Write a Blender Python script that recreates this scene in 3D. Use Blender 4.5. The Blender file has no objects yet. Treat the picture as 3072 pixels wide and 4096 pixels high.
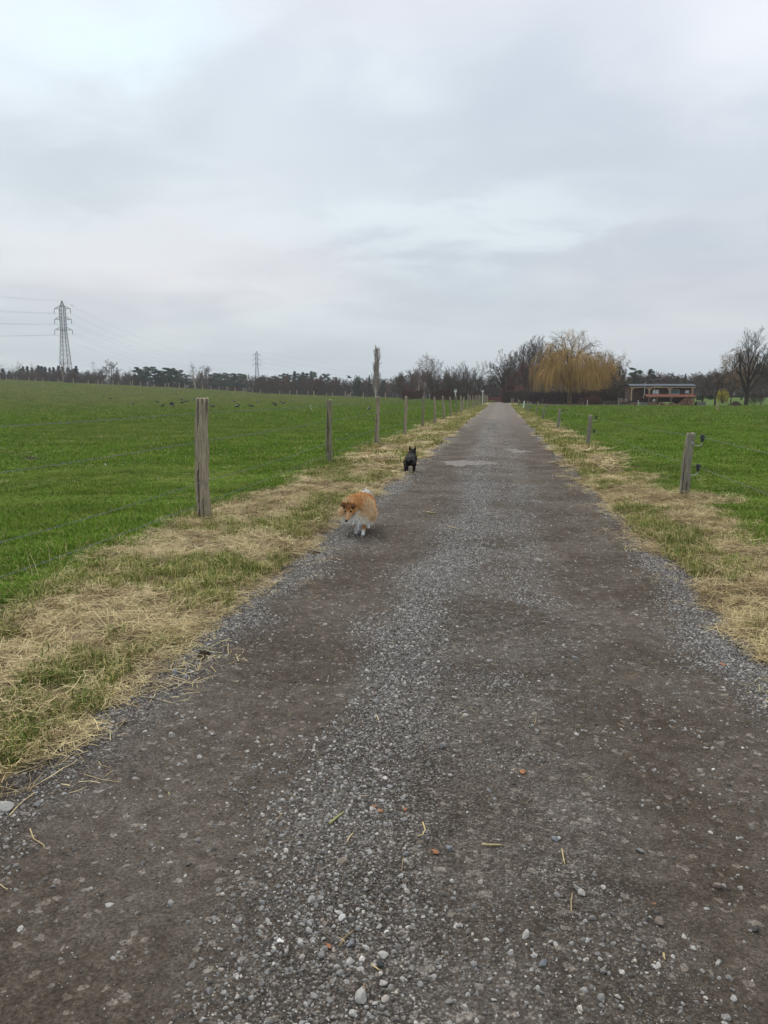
import bpy, math, random
import numpy as np
from mathutils import Vector, Matrix, Euler

S = bpy.context.scene
COL = S.collection
R_ = math.radians
F_PX, CAM_H = 3080.0, 1.45
PITCH, YAW = math.atan(468/3080.0), math.atan(468/3080.0*math.cos(math.atan(468/3080.0)))

# ------------------------------------------------------------------ camera
cd = bpy.data.cameras.new('camera'); cam = bpy.data.objects.new('camera', cd); COL.objects.link(cam)
cam.location = (0, 0, CAM_H)
cam.rotation_euler = (math.pi/2-PITCH, 0, YAW)
cd.sensor_fit = 'VERTICAL'; cd.sensor_height = 24.0; cd.lens = 24.0*F_PX/4096.0
cd.clip_start = 0.05; cd.clip_end = 6000
S.camera = cam

# ------------------------------------------------------------------ exposure, sky, sun
S.view_settings.view_transform = 'Standard'; S.view_settings.look = 'None'
S.view_settings.exposure = 0.14; S.view_settings.gamma = 1.0
S.view_settings.use_curve_mapping = False
SUN_EL, SUN_AZ = 48.0, -35.0      # azimuth measured from the road direction, positive to the right
w = bpy.data.worlds.new('World'); S.world = w; w.use_nodes = True
nt = w.node_tree; N = nt.nodes; L = nt.links; N.clear()
def nd(t, **k):
    n = N.new(t)
    for a, b in k.items(): setattr(n, a, b)
    return n
out = nd('ShaderNodeOutputWorld')
sky = nd('ShaderNodeTexSky', sky_type='NISHITA'); sky.sun_disc = False
sky.sun_elevation = R_(SUN_EL); sky.sun_rotation = R_(SUN_AZ); sky.dust_density = 3.0; sky.air_density = 1.5
bg1 = nd('ShaderNodeBackground'); bg1.inputs[1].default_value = 0.10
L.new(sky.outputs[0], bg1.inputs[0])
tc = nd('ShaderNodeTexCoord'); sep = nd('ShaderNodeSeparateXYZ'); L.new(tc.outputs['Generated'], sep.inputs[0])
def mth(op, a, b=None, clamp=False):
    m = nd('ShaderNodeMath', operation=op, use_clamp=clamp)
    for i, v in enumerate((a, b)):
        if v is None: continue
        if isinstance(v, (int, float)): m.inputs[i].default_value = v
        else: L.new(v, m.inputs[i])
    return m.outputs[0]
zz = mth('MAXIMUM', sep.outputs[2], 0.0)
den = mth('ADD', zz, 0.16)
ux = mth('DIVIDE', sep.outputs[0], den); uy = mth('DIVIDE', sep.outputs[1], den)
cmb = nd('ShaderNodeCombineXYZ'); L.new(ux, cmb.inputs[0]); L.new(uy, cmb.inputs[1])
def noise(scale, detail, rough, off, dist=0.0):
    mp = nd('ShaderNodeMapping'); mp.inputs['Location'].default_value = off
    L.new(cmb.outputs[0], mp.inputs[0])
    n = nd('ShaderNodeTexNoise'); n.inputs['Scale'].default_value = scale; n.inputs['Detail'].default_value = detail
    n.inputs['Roughness'].default_value = rough; n.inputs['Distortion'].default_value = dist
    L.new(mp.outputs[0], n.inputs['Vector']); return n.outputs['Fac']
n1 = noise(0.75, 3, 0.45, (3.1, 1.7, 0.0), 0.3)     # broad banks
n2 = noise(2.3, 6, 0.55, (7.7, 0.4, 2.0), 0.4)      # broken texture
n3 = noise(0.7, 2, 0.4, (1.3, 6.2, 5.0))            # tint
def rng(v, a, b, c, d):
    m = nd('ShaderNodeMapRange', interpolation_type='SMOOTHSTEP'); L.new(v, m.inputs[0])
    for i, x in enumerate((a, b, c, d)): m.inputs[i+1].default_value = x
    return m.outputs[0]
bank = mth('ADD', mth('MULTIPLY', rng(n1, 0.36, 0.64, 0, 1), 0.72), mth('MULTIPLY', rng(n2, 0.34, 0.68, 0, 1), 0.28))
def mixc(f, a, b):
    m = nd('ShaderNodeMix', data_type='RGBA')
    L.new(f, m.inputs[0])
    for i, v in ((6, a), (7, b)):
        if isinstance(v, tuple): m.inputs[i].default_value = (*v, 1)
        else: L.new(v, m.inputs[i])
    return m.outputs[2]
cool = mixc(bank, (0.525, 0.595, 0.665), (0.75, 0.82, 0.865))
warm = mixc(bank, (0.57, 0.60, 0.67), (0.78, 0.79, 0.825))
cl = mixc(rng(n3, 0.42, 0.62, 0, 1), cool, warm)
# named cloud features, placed by compass bearing and height above the horizon
az = mth('ARCTAN2', sep.outputs[0], sep.outputs[1]); el = mth('ARCSINE', mth('MINIMUM', mth('MAXIMUM', sep.outputs[2], -1.0), 1.0))
wp = mth('MULTIPLY', mth('SUBTRACT', n2, 0.5), 0.20); azw = mth('ADD', az, mth('MULTIPLY', mth('SUBTRACT', n1, .5), .5)); elw = mth('ADD', el, wp)
def blob(a0, e0, sa, se, slope=0.0):
    da = mth('SUBTRACT', azw, math.radians(a0)); e_ = mth('SUBTRACT', mth('SUBTRACT', elw, math.radians(e0)), mth('MULTIPLY', da, slope))
    q = mth('ADD', mth('POWER', mth('ABSOLUTE', mth('DIVIDE', da, math.radians(sa))), 2.0), mth('POWER', mth('ABSOLUTE', mth('DIVIDE', e_, math.radians(se))), 2.0))
    return mth('POWER', 2.718, mth('MULTIPLY', q, -1.0))
dark = (0.50, 0.555, 0.635)
cl = mixc(mth('MULTIPLY', blob(0, 17, 22, 5.0, -.1), .75), cl, dark)
cl = mixc(mth('MULTIPLY', blob(-27, 14.5, 13, 3.0, -.12), .75), cl, (0.49, 0.56, 0.62))
cl = mixc(mth('MULTIPLY', blob(-6, 11.8, 13, 1.8, .05), .7), cl, (0.74, 0.82, 0.865))
cl = mixc(mth('MULTIPLY', blob(-26, 22.5, 6, 2.2, .2), .65), cl, (0.70, 0.86, 0.97))
cl = mixc(mth('MULTIPLY', blob(16, 22, 12, 4, .0), .6), cl, (0.80, 0.80, 0.86))
hor = rng(zz, 0.0, 0.16, 1, 0)                       # towards the horizon the deck thickens to an even grey blue
cl2 = mixc(mth('MULTIPLY', hor, 0.75), cl, (0.555, 0.645, 0.705))
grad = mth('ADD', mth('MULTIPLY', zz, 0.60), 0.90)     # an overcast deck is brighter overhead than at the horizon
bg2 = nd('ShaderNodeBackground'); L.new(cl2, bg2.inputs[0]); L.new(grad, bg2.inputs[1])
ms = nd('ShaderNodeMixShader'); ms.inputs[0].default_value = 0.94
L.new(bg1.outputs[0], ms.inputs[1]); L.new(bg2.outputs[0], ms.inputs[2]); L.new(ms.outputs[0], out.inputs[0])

ld = bpy.data.lights.new('sun', 'SUN'); sun = bpy.data.objects.new('sun', ld); COL.objects.link(sun)
ld.energy = 1.4; ld.angle = R_(12); ld.color = (1.0, 0.95, 0.88)
_d = Vector((math.sin(R_(SUN_AZ))*math.cos(R_(SUN_EL)), math.cos(R_(SUN_AZ))*math.cos(R_(SUN_EL)), math.sin(R_(SUN_EL))))
sun.rotation_euler = _d.to_track_quat('Z', 'Y').to_euler()
S.cycles.max_bounces = 6; S.cycles.diffuse_bounces = 2; S.cycles.glossy_bounces = 2; S.cycles.transmission_bounces = 2
S.cycles.transparent_max_bounces = 4; S.cycles.volume_bounces = 0

# ------------------------------------------------------------------ helpers
RNG = np.random.default_rng(7)
random.seed(11)
def tag(o, label=None, cat=None, group=None, kind=None):
    if label: o['label'] = label
    if cat: o['category'] = cat
    if group: o['group'] = group
    if kind: o['kind'] = kind
    return o
def empty(name, loc, rz=0.0):
    o = bpy.data.objects.new(name, None); COL.objects.link(o); o.location = loc; o.rotation_euler = (0, 0, rz)
    o.empty_display_size = 0.3; return o
def link_mesh(name, me, parent=None, loc=None):
    o = bpy.data.objects.new(name, me); COL.objects.link(o)
    if parent: o.parent = parent
    if loc is not None: o.location = loc
    return o
def np_mesh(name, V, Fq, mat=None, smooth=False):
    """mesh out of numpy vertices and a face array (n,3) or (n,4)"""
    me = bpy.data.meshes.new(name)
    V = np.asarray(V, np.float32); Fq = np.asarray(Fq, np.int32); k = Fq.shape[1]
    me.vertices.add(len(V)); me.vertices.foreach_set('co', V.ravel())
    me.loops.add(Fq.size); me.loops.foreach_set('vertex_index', Fq.ravel())
    me.polygons.add(len(Fq)); me.polygons.foreach_set('loop_start', np.arange(0, Fq.size, k, dtype=np.int32))
    me.polygons.foreach_set('loop_total', np.full(len(Fq), k, np.int32))
    if smooth: me.polygons.foreach_set('use_smooth', np.ones(len(Fq), bool))
    me.update(calc_edges=True)
    if mat: me.materials.append(mat)
    return me
class MB:
    def __init__(s): s.v = []; s.f = []
    def box(s, c, size, rot=None):
        M = rot.to_matrix() if isinstance(rot, Euler) else (rot if rot is not None else Matrix.Identity(3))
        b = len(s.v); c = Vector(c); hx, hy, hz = size[0]/2, size[1]/2, size[2]/2
        for x in (-hx, hx):
            for y in (-hy, hy):
                for z in (-hz, hz): s.v.append(tuple(c + M @ Vector((x, y, z))))
        for q in ((0,1,3,2),(4,6,7,5),(0,4,5,1),(2,3,7,6),(0,2,6,4),(1,5,7,3)): s.f.append(tuple(b+i for i in q))
        return s
    def bar(s, a, b, w, h=None):
        a = Vector(a); b = Vector(b); d = b-a; Ln = d.length
        if Ln < 1e-6: return s
        q = d.to_track_quat('Z', 'Y').to_matrix()
        return s.box((a+b)/2, (w, h or w, Ln), q)
    def tube(s, pts, rad, n=6, cap=True):
        P = [Vector(p) for p in pts]; m = len(P)
        if not hasattr(rad, '__len__'): rad = [rad]*m
        b = len(s.v); prev = None
        for i in range(m):
            d = (P[min(i+1, m-1)]-P[max(i-1, 0)])
            if d.length < 1e-9: d = Vector((0, 0, 1))
            d.normalize()
            if prev is None:
                a = Vector((1, 0, 0)) if abs(d.x) < 0.8 else Vector((0, 1, 0))
                u = d.cross(a).normalized()
            else:
                u = (prev - d*prev.dot(d))
                u = u.normalized() if u.length > 1e-6 else d.orthogonal().normalized()
            prev = u; vv = d.cross(u)
            for k in range(n):
                t = 2*math.pi*k/n
                s.v.append(tuple(P[i]+(u*math.cos(t)+vv*math.sin(t))*rad[i]))
        for i in range(m-1):
            for k in range(n):
                k2 = (k+1) % n
                s.f.append((b+i*n+k, b+i*n+k2, b+(i+1)*n+k2, b+(i+1)*n+k))
        if cap:
            s.f.append(tuple(b+k for k in reversed(range(n)))); s.f.append(tuple(b+(m-1)*n+k for k in range(n)))
        return s
    def tri(s, a, b, c):
        i = len(s.v); s.v += [tuple(a), tuple(b), tuple(c)]; s.f.append((i, i+1, i+2)); return s
    def quad(s, a, b, c, d):
        i = len(s.v); s.v += [tuple(a), tuple(b), tuple(c), tuple(d)]; s.f.append((i, i+1, i+2, i+3)); return s
    def ball(s, c, r, n=8, m=5):
        c = Vector(c); r = r if hasattr(r, '__len__') else (r, r, r)
        b = len(s.v); s.v.append((c.x, c.y, c.z-r[2]))
        for i in range(1, m):
            t = math.pi*i/m
            for k in range(n):
                a = 2*math.pi*k/n; s.v.append((c.x+r[0]*math.sin(t)*math.cos(a), c.y+r[1]*math.sin(t)*math.sin(a), c.z-r[2]*math.cos(t)))
        s.v.append((c.x, c.y, c.z+r[2])); e = len(s.v)-1
        for k in range(n):
            s.f.append((b, b+1+(k+1) % n, b+1+k)); s.f.append((e, b+1+(m-2)*n+k, b+1+(m-2)*n+(k+1) % n))
            for i in range(m-2): s.f.append((b+1+i*n+k, b+1+i*n+(k+1) % n, b+1+(i+1)*n+(k+1) % n, b+1+(i+1)*n+k))
        return s
    def mesh(s, name, mat=None, smooth=False):
        me = bpy.data.meshes.new(name); me.from_pydata(s.v, [], s.f); me.update()
        if smooth: me.polygons.foreach_set('use_smooth', [True]*len(me.polygons))
        if mat: me.materials.append(mat)
        return me
    def build(s, name, mat=None, parent=None, smooth=False, loc=None):
        return link_mesh(name, s.mesh(name, mat, smooth), parent, loc)
def copy_tree(o, parent=None):
    c = o.copy(); COL.objects.link(c)
    if parent: c.parent = parent
    for ch in list(o.children): copy_tree(ch, c)
    return c

def _hash(ix, iy, seed):
    h = (ix.astype(np.int64)*374761393 + iy.astype(np.int64)*668265263 + seed*1274126177) & 0x7fffffff
    h = ((h ^ (h >> 13))*1103515245 + 12345) & 0x7fffffff
    h = (h ^ (h >> 16)) & 0x7fffffff
    return (h % 100003)/100003.0
def vnoise(x, y, seed=0):
    x = np.asarray(x, float); y = np.asarray(y, float)
    ix = np.floor(x); iy = np.floor(y); fx = x-ix; fy = y-iy
    fx = fx*fx*(3-2*fx); fy = fy*fy*(3-2*fy)
    a = _hash(ix, iy, seed); b = _hash(ix+1, iy, seed); c = _hash(ix, iy+1, seed); d = _hash(ix+1, iy+1, seed)
    return (a*(1-fx)+b*fx)*(1-fy)+(c*(1-fx)+d*fx)*fy
def fbm(x, y, seed=0, o=4):
    t = 0; a = 0.5; n = 0
    for i in range(o):
        t = t+a*vnoise(np.asarray(x)*2**i+i*17.3, np.asarray(y)*2**i-i*9.1, seed+i); n += a; a *= 0.5
    return t/n
def sstep(a, b, x):
    t = np.clip((np.asarray(x, float)-a)/(b-a), 0, 1); return t*t*(3-2*t)

# ------------------------------------------------------------------ land
def crest_y(X): return np.interp(X, [-400, -166, -92, -68, -27, 0], [250, 238, 232, 228, 208, 200])
def edge_l(Y): return -1.86+0.16*(fbm(np.asarray(Y)*0.9, 0*np.asarray(Y), 31, 3)-0.5)*2+0.05*(vnoise(np.asarray(Y)*5, 0*np.asarray(Y), 32)-.5)*2+0.12*sstep(4, 0, Y)
def edge_r(Y): return 1.47+0.12*(fbm(np.asarray(Y)*0.8, 0*np.asarray(Y)+5, 41, 3)-0.5)*2+0.05*(vnoise(np.asarray(Y)*5, 0*np.asarray(Y), 42)-.5)*2
def land(X, Y):
    X = np.asarray(X, float); Y = np.asarray(Y, float)
    g = np.interp(X, [-700, -400, -250, -166, -92, -68, -43, -27, -8, 700], [16, 14, 9.6, 6.6, 3.0, 1.5, .72, .28, 0, 0])
    cy = crest_y(X)
    s = sstep(25, cy+25, Y)
    fall = sstep(cy+4, cy+75, Y)
    z = g*s*(1-fall)-1.5*fall*sstep(0, -60, X)
    z = z+0.9*sstep(110, 165, Y)*sstep(15, 45, X)
    far = sstep(8, 120, np.hypot(X, Y))
    z = z+(fbm(X*0.9, Y*0.9, 3, 3)-.5)*0.05*(1-far)+(fbm(X*.22, Y*.22, 8, 3)-.5)*(0.04+0.30*far*sstep(-10, -60, X)+0.10*far)*sstep(5, 14, Y+np.abs(X)*.5)
    return z
def ground_z(X, Y):
    X = np.asarray(X, float); Y = np.asarray(Y, float)
    z = land(X, Y); el = edge_l(Y); er = edge_r(Y)
    inroad = (Y < 161)
    dl = X-el; dr = er-X                                  # positive inside the road
    d = np.minimum(dl, dr)
    vz = 0.05*sstep(0.0, -0.35, d)*sstep(-3.2, -1.5, d)+(fbm(X*3.1, Y*3.1, 12, 3)-.5)*0.07*sstep(0.05, -0.3, d)*sstep(-3.0, -1.2, d)
    z = z*sstep(0.3, -1.2, d)*1.0+np.where(inroad, vz, 0)-np.where(inroad, 0.07*sstep(-0.05, 0.16, d), 0)
    return z
def road_z(X, Y):
    X = np.asarray(X, float); Y = np.asarray(Y, float)
    z = 0.012*np.exp(-((X+0.35)/0.4)**2)-0.016*np.exp(-((X+1.12)/0.33)**2)-0.018*np.exp(-((X-0.85)/0.38)**2)
    z = z+(fbm(X*1.6, Y*1.1, 51, 3)-.5)*0.03+(fbm(X*9, Y*9, 52, 3)-.5)*0.012
    mid = np.minimum(X+1.86, 1.47-X)
    return z-0.10*sstep(-0.12, -0.42, mid)
def gz(x, y): 
    z = float(ground_z(x, y))
    if y < 160 and -2.1 < x < 1.8: z = max(z, float(road_z(x, y)))
    return z
_cR = Euler((math.pi/2-PITCH, 0, YAW)).to_matrix()
def ray(px, py):
    d = _cR @ Vector(((px-1536)/F_PX, -(py-2048)/F_PX, -1.0)); return d/math.hypot(d.x, d.y)
def at(px, py, D):
    d = ray(px, py); return Vector((0, 0, CAM_H))+d*D
_T = np.cumsum(np.concatenate([[0.9], np.full(900, .012), np.linspace(.012, .5, 1500)]))
def gp(px, py, D0=1.2):
    d = ray(px, py); X, Y, Z = d.x*_T, d.y*_T, CAM_H+d.z*_T
    G = ground_z(X, Y); G = np.where((Y < 160) & (X > -2.1) & (X < 1.8), np.maximum(G, road_z(X, Y)), G)
    k = np.nonzero(Z < G)[0]; k = int(k[0]) if len(k) else len(_T)-1
    if k > 0:
        f0, f1 = Z[k-1]-G[k-1], Z[k]-G[k]; u = f0/(f0-f1) if f0 != f1 else 0; t = _T[k-1]+(_T[k]-_T[k-1])*u
    else: t = _T[0]
    return Vector((d.x*t, d.y*t, gz(d.x*t, d.y*t)))
# ------------------------------------------------------------------ materials
class MT:
    def __init__(s, name, rough=0.8, spec=0.2):
        s.m = bpy.data.materials.new(name); s.m.use_nodes = True; s.n = s.m.node_tree.nodes; s.l = s.m.node_tree.links
        s.b = s.n['Principled BSDF']; s.b.inputs['Roughness'].default_value = rough; s.b.inputs['Specular IOR Level'].default_value = spec
    def new(s, t, **k):
        n = s.n.new(t)
        for a, b in k.items(): setattr(n, a, b)
        return n
    def put(s, sock, v):
        if isinstance(v, tuple): sock.default_value = (*v, 1) if len(v) == 3 and len(sock.default_value) == 4 else v
        elif isinstance(v, (int, float)): sock.default_value = v
        else: s.l.new(v, sock)
    def pos(s, scale=(1, 1, 1), obj=False):
        src = s.new('ShaderNodeTexCoord').outputs['Object'] if obj else s.new('ShaderNodeNewGeometry').outputs['Position']
        mp = s.new('ShaderNodeMapping'); mp.inputs['Scale'].default_value = scale; s.l.new(src, mp.inputs[0]); return mp.outputs[0]
    def noise(s, vec, scale, detail=4, rough=0.55, dist=0.0, col=False):
        n = s.new('ShaderNodeTexNoise'); s.l.new(vec, n.inputs['Vector'])
        for k, v in (('Scale', scale), ('Detail', detail), ('Roughness', rough), ('Distortion', dist)): n.inputs[k].default_value = v
        return n.outputs['Color' if col else 'Fac']
    def vor(s, vec, scale, feat='F1', out='Distance', rnd=1.0):
        n = s.new('ShaderNodeTexVoronoi', feature=feat); s.l.new(vec, n.inputs['Vector']); n.inputs['Scale'].default_value = scale
        n.inputs['Randomness'].default_value = rnd; return n.outputs[out]
    def ramp(s, f, stops, interp='LINEAR'):
        r = s.new('ShaderNodeValToRGB'); r.color_ramp.interpolation = interp; s.put(r.inputs[0], f); e = r.color_ramp.elements
        while len(e) < len(stops): e.new(0.5)
        for i, (p, c) in enumerate(stops): e[i].position = p; e[i].color = (*c, 1) if hasattr(c, '__len__') else (c, c, c, 1)
        return r.outputs[0]
    def mix(s, f, a, b, mode='MIX'):
        m = s.new('ShaderNodeMix', data_type='RGBA', blend_type=mode); s.put(m.inputs[0], f); s.put(m.inputs[6], a); s.put(m.inputs[7], b); return m.outputs[2]
    def math(s, op, a, b=0.0, clamp=False):
        m = s.new('ShaderNodeMath', operation=op, use_clamp=clamp); s.put(m.inputs[0], a); s.put(m.inputs[1], b); return m.outputs[0]
    def mr(s, v, a, b, c=0.0, d=1.0, smooth=True):
        m = s.new('ShaderNodeMapRange', interpolation_type='SMOOTHSTEP' if smooth else 'LINEAR'); s.put(m.inputs[0], v)
        for i, x in enumerate((a, b, c, d)): m.inputs[i+1].default_value = x
        return m.outputs[0]
    def color(s, c): s.put(s.b.inputs['Base Color'], c); return s
    def bump(s, h, strength=0.5, dist=0.01):
        b = s.new('ShaderNodeBump'); b.inputs['Strength'].default_value = strength; b.inputs['Distance'].default_value = dist
        s.put(b.inputs['Height'], h); s.l.new(b.outputs[0], s.b.inputs['Normal']); return s
def m_random(name, stops, rough=0.7, island=True, spec=0.15, trans=0.0, posn=None):
    """colour drawn per loose piece and per copy, with a slow drift over the ground"""
    t = MT(name, rough, spec)
    a = t.new('ShaderNodeNewGeometry').outputs['Random Per Island'] if island else 0.5
    o = t.new('ShaderNodeObjectInfo').outputs['Random']
    f = t.math('FRACT', t.math('ADD', t.math('MULTIPLY', a, 1.0), t.math('MULTIPLY', o, 0.73 if island else 1.0)))
    if posn:
        n = t.noise(t.pos(), posn[0], 3)
        f = t.math('ADD', t.math('MULTIPLY', f, 1-posn[1]), t.math('MULTIPLY', t.mr(n, .35, .65), posn[1]))
    t.color(t.ramp(f, stops))
    if trans: t.b.inputs['Subsurface Weight'].default_value = 0
    return t.m
def m_plain(name, c, rough=0.7, spec=0.2, var=0.25, scale=8.0, obj=True, metal=0.0, stretch=(1, 1, 1), bump=0.0):
    t = MT(name, rough, spec); n = t.noise(t.pos(stretch, obj), scale, 5, .6)
    t.color(t.ramp(n, [(0.3, tuple(x*(1-var) for x in c)), (0.7, tuple(min(1, x*(1+var)) for x in c))]))
    t.b.inputs['Metallic'].default_value = metal
    if bump: t.bump(n, bump, 0.01)
    return t.m
M = {}
# field grass blades: colour drifts over the meadow
def grass_blade(name, dark, mid, light, dry, dryamt):
    t = MT(name, 0.85, 0.06)
    isl = t.new('ShaderNodeNewGeometry').outputs['Random Per Island']; o = t.new('ShaderNodeObjectInfo').outputs['Random']
    f = t.math('FRACT', t.math('ADD', isl, t.math('MULTIPLY', o, 0.61)))
    base = t.ramp(f, [(0.0, dark), (0.45, mid), (1.0, light)])
    n = t.noise(t.pos(), 0.5, 4, .6)
    n2 = t.noise(t.pos(), 0.09, 3, .5)
    base = t.mix(t.mr(n2, .4, .62, 0, .45), base, t.mix(0.6, base, (0.21, 0.225, 0.07)))
    sp = t.new('ShaderNodeSeparateXYZ'); t.l.new(t.pos(), sp.inputs[0])
    hill = t.math('MULTIPLY', t.mr(sp.outputs[0], -8, -40, 0, 1), t.mr(sp.outputs[1], 25, 130, 0, 1))
    n4 = t.noise(t.pos((.10, .22, 1)), 1.0, 5, .65)
    base = t.mix(t.math('MULTIPLY', hill, t.mr(n4, .38, .56, .25, 1.0)), base, t.mix(0.7, base, (0.29, 0.27, 0.11)))
    n5 = t.noise(t.pos((1, .7, 1)), 1.1, 5, .7)
    base = t.mix(t.mr(n5, .54, .68, 0, .75), base, t.mix(0.5, base, (0.40, 0.37, 0.11)))
    base = t.mix(t.mr(n, .38, .62, .65, 0.0), base, t.mix(0.5, base, (0.045, 0.085, 0.018)))
    dr = t.math('GREATER_THAN', t.math('ADD', f, t.math('MULTIPLY', t.mr(n, .5, .75), 0.2)), 1.0-dryamt)
    t.color(t.mix(dr, base, dry)); return t.m
M['blade'] = grass_blade('field_grass_blade', (0.090, 0.172, 0.018), (0.162, 0.285, 0.028), (0.29, 0.42, 0.052), (0.46, 0.39, 0.16), 0.08)
M['blade_verge'] = grass_blade('verge_grass_blade', (0.11, 0.155, 0.03), (0.23, 0.27, 0.065), (0.38, 0.40, 0.12), (0.56, 0.46, 0.20), 0.30)
M['straw'] = m_random('mown_straw', [(0, (0.14, 0.10, 0.05)), (0.2, (0.33, 0.24, 0.115)), (0.55, (0.57, 0.445, 0.22)), (0.85, (0.72, 0.59, 0.32)), (1, (0.42, 0.43, 0.17))], 0.6, posn=(0.9, 0.22))
M['straw_brown'] = m_random('brown_straw', [(0, (0.09, 0.06, 0.035)), (0.5, (0.20, 0.14, 0.075)), (1, (0.36, 0.26, 0.14))], 0.7)
# stones
def stone_mat(name, stops):
    t = MT(name, 0.9, 0.06)
    o = t.new('ShaderNodeObjectInfo').outputs['Random']; v = t.pos((1, 1, 1), True)
    c = t.ramp(o, stops); n = t.noise(v, 6.0, 4, .7)
    t.color(t.mix(t.mr(n, .3, .7), t.mix(1.0, c, (0.68, 0.66, 0.64), 'MULTIPLY'), t.mix(1.0, c, (1.15, 1.15, 1.15), 'MULTIPLY')))
    return t.m
M['stone'] = stone_mat('gravel_stone', [(0, (0.095, 0.087, 0.078)), (0.3, (0.185, 0.176, 0.165)), (0.65, (0.31, 0.30, 0.285)), (0.88, (0.45, 0.435, 0.41)), (0.965, (0.58, 0.54, 0.47)), (0.99, (0.33, 0.26, 0.22)), (1, (0.78, 0.76, 0.72))])
M['grit'] = stone_mat('grit_stone', [(0, (0.072, 0.059, 0.048)), (0.5, (0.144, 0.126, 0.109)), (0.9, (0.272, 0.243, 0.213)), (1, (0.528, 0.471, 0.398))])
# road
def road_mat():
    t = MT('gravel_track', 0.95, 0.05); P = t.pos()
    sp = t.new('ShaderNodeSeparateXYZ'); t.l.new(P, sp.inputs[0]); X = sp.outputs[0]; Y = sp.outputs[1]
    # slow wander of the bands along the road
    wob = t.math('MULTIPLY', t.math('SUBTRACT', t.noise(t.pos((0.3, .22, 1)), 1.0, 3), 0.5), 1.1)
    Xw = t.math('ADD', X, wob)
    def band(c, wd):
        d = t.math('DIVIDE', t.math('ABSOLUTE', t.math('SUBTRACT', Xw, c)), wd); return t.mr(d, 0.35, 1.3, 1, 0)
    rut = t.math('MAXIMUM', band(-1.15, .42), band(0.88, .50))
    gm = t.math('MAXIMUM', band(-.44, .27), t.math('MAXIMUM', band(-1.80, .22), band(1.46, .18)))
    gm = t.math('MAXIMUM', gm, t.math('MULTIPLY', t.mr(t.noise(P, 1.3, 5, .65), .50, .64, 0, .8), t.math('SUBTRACT', 1.0, t.math('MULTIPLY', rut, .8))))
    gm = t.math('MULTIPLY', gm, t.mr(t.noise(P, 2.6, 5, .7), .30, .52, 0.3, 1.0))
    dirt = t.math('SUBTRACT', 1.0, gm, True)
    fine = t.noise(P, 90, 5, .75); mid = t.noise(P, 14, 5, .7); big = t.noise(P, 1.1, 4, .6)
    dirtc = t.ramp(fine, [(0.28, (0.040, 0.0355, 0.0312)), (0.5, (0.085, 0.0765, 0.068)), (0.72, (0.16, 0.147, 0.133))])
    cell = t.vor(P, 120, 'F1', 'Color'); cs = t.new('ShaderNodeSeparateXYZ'); t.l.new(cell, cs.inputs[0])
    cell2 = t.vor(P, 48, 'F1', 'Color'); cs2 = t.new('ShaderNodeSeparateXYZ'); t.l.new(cell2, cs2.inputs[0])
    edge = t.vor(P, 120, 'F1', 'Distance')
    grav = t.ramp(cs.outputs[0], [(0, (0.05, 0.048, 0.046)), (0.5, (0.11, 0.108, 0.106)), (0.85, (0.19, 0.187, 0.184)), (1, (0.33, 0.325, 0.31))])
    grav = t.mix(t.mr(edge, .35, .75, 0, .8), grav, (0.035, 0.031, 0.028))
    grav2 = t.ramp(cs2.outputs[1], [(0, (0.07, 0.068, 0.065)), (0.6, (0.15, 0.148, 0.145)), (1, (0.34, 0.33, 0.32))])
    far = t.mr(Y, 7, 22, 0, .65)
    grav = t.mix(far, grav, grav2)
    dirtc = t.mix(t.mr(rut, 0, 1, .75, 0), dirtc, t.mix(.62, dirtc, grav))
    c = t.mix(dirt, grav, dirtc)
    spk = t.mr(cs2.outputs[0], .93, .97, 0, .6)          # scattered paler stones pressed into the dirt
    c = t.mix(t.math('MULTIPLY', spk, t.mr(fine, .3, .6)), c, (0.30, 0.29, 0.275))
    c = t.mix(t.mr(mid, .3, .7), t.mix(1.0, c, (0.72, 0.70, 0.68), 'MULTIPLY'), t.mix(1.0, c, (1.18, 1.18, 1.18), 'MULTIPLY'))
    c = t.mix(t.mr(big, .38, .62), t.mix(1.0, c, (0.70, 0.67, 0.64), 'MULTIPLY'), c)
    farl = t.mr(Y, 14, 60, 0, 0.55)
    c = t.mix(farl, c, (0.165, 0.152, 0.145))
    # damp dark ruts crossing far away
    streak = t.noise(t.pos((0.5, .35, 1)), 1.3, 5, .65)
    c = t.mix(t.math('MULTIPLY', t.mr(streak, .52, .68), t.mr(Y, 12, 30, 0, .6)), c, (0.09, 0.075, 0.066))
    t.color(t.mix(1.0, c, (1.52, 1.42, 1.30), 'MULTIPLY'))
    h = t.math('ADD', t.math('MULTIPLY', t.math('SUBTRACT', 1.0, edge), 0.6), t.math('ADD', t.math('MULTIPLY', fine, 0.8), t.math('MULTIPLY', mid, 2.0)))
    t.bump(h, 0.9, 0.008); return t.m
M['road'] = road_mat()
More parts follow.
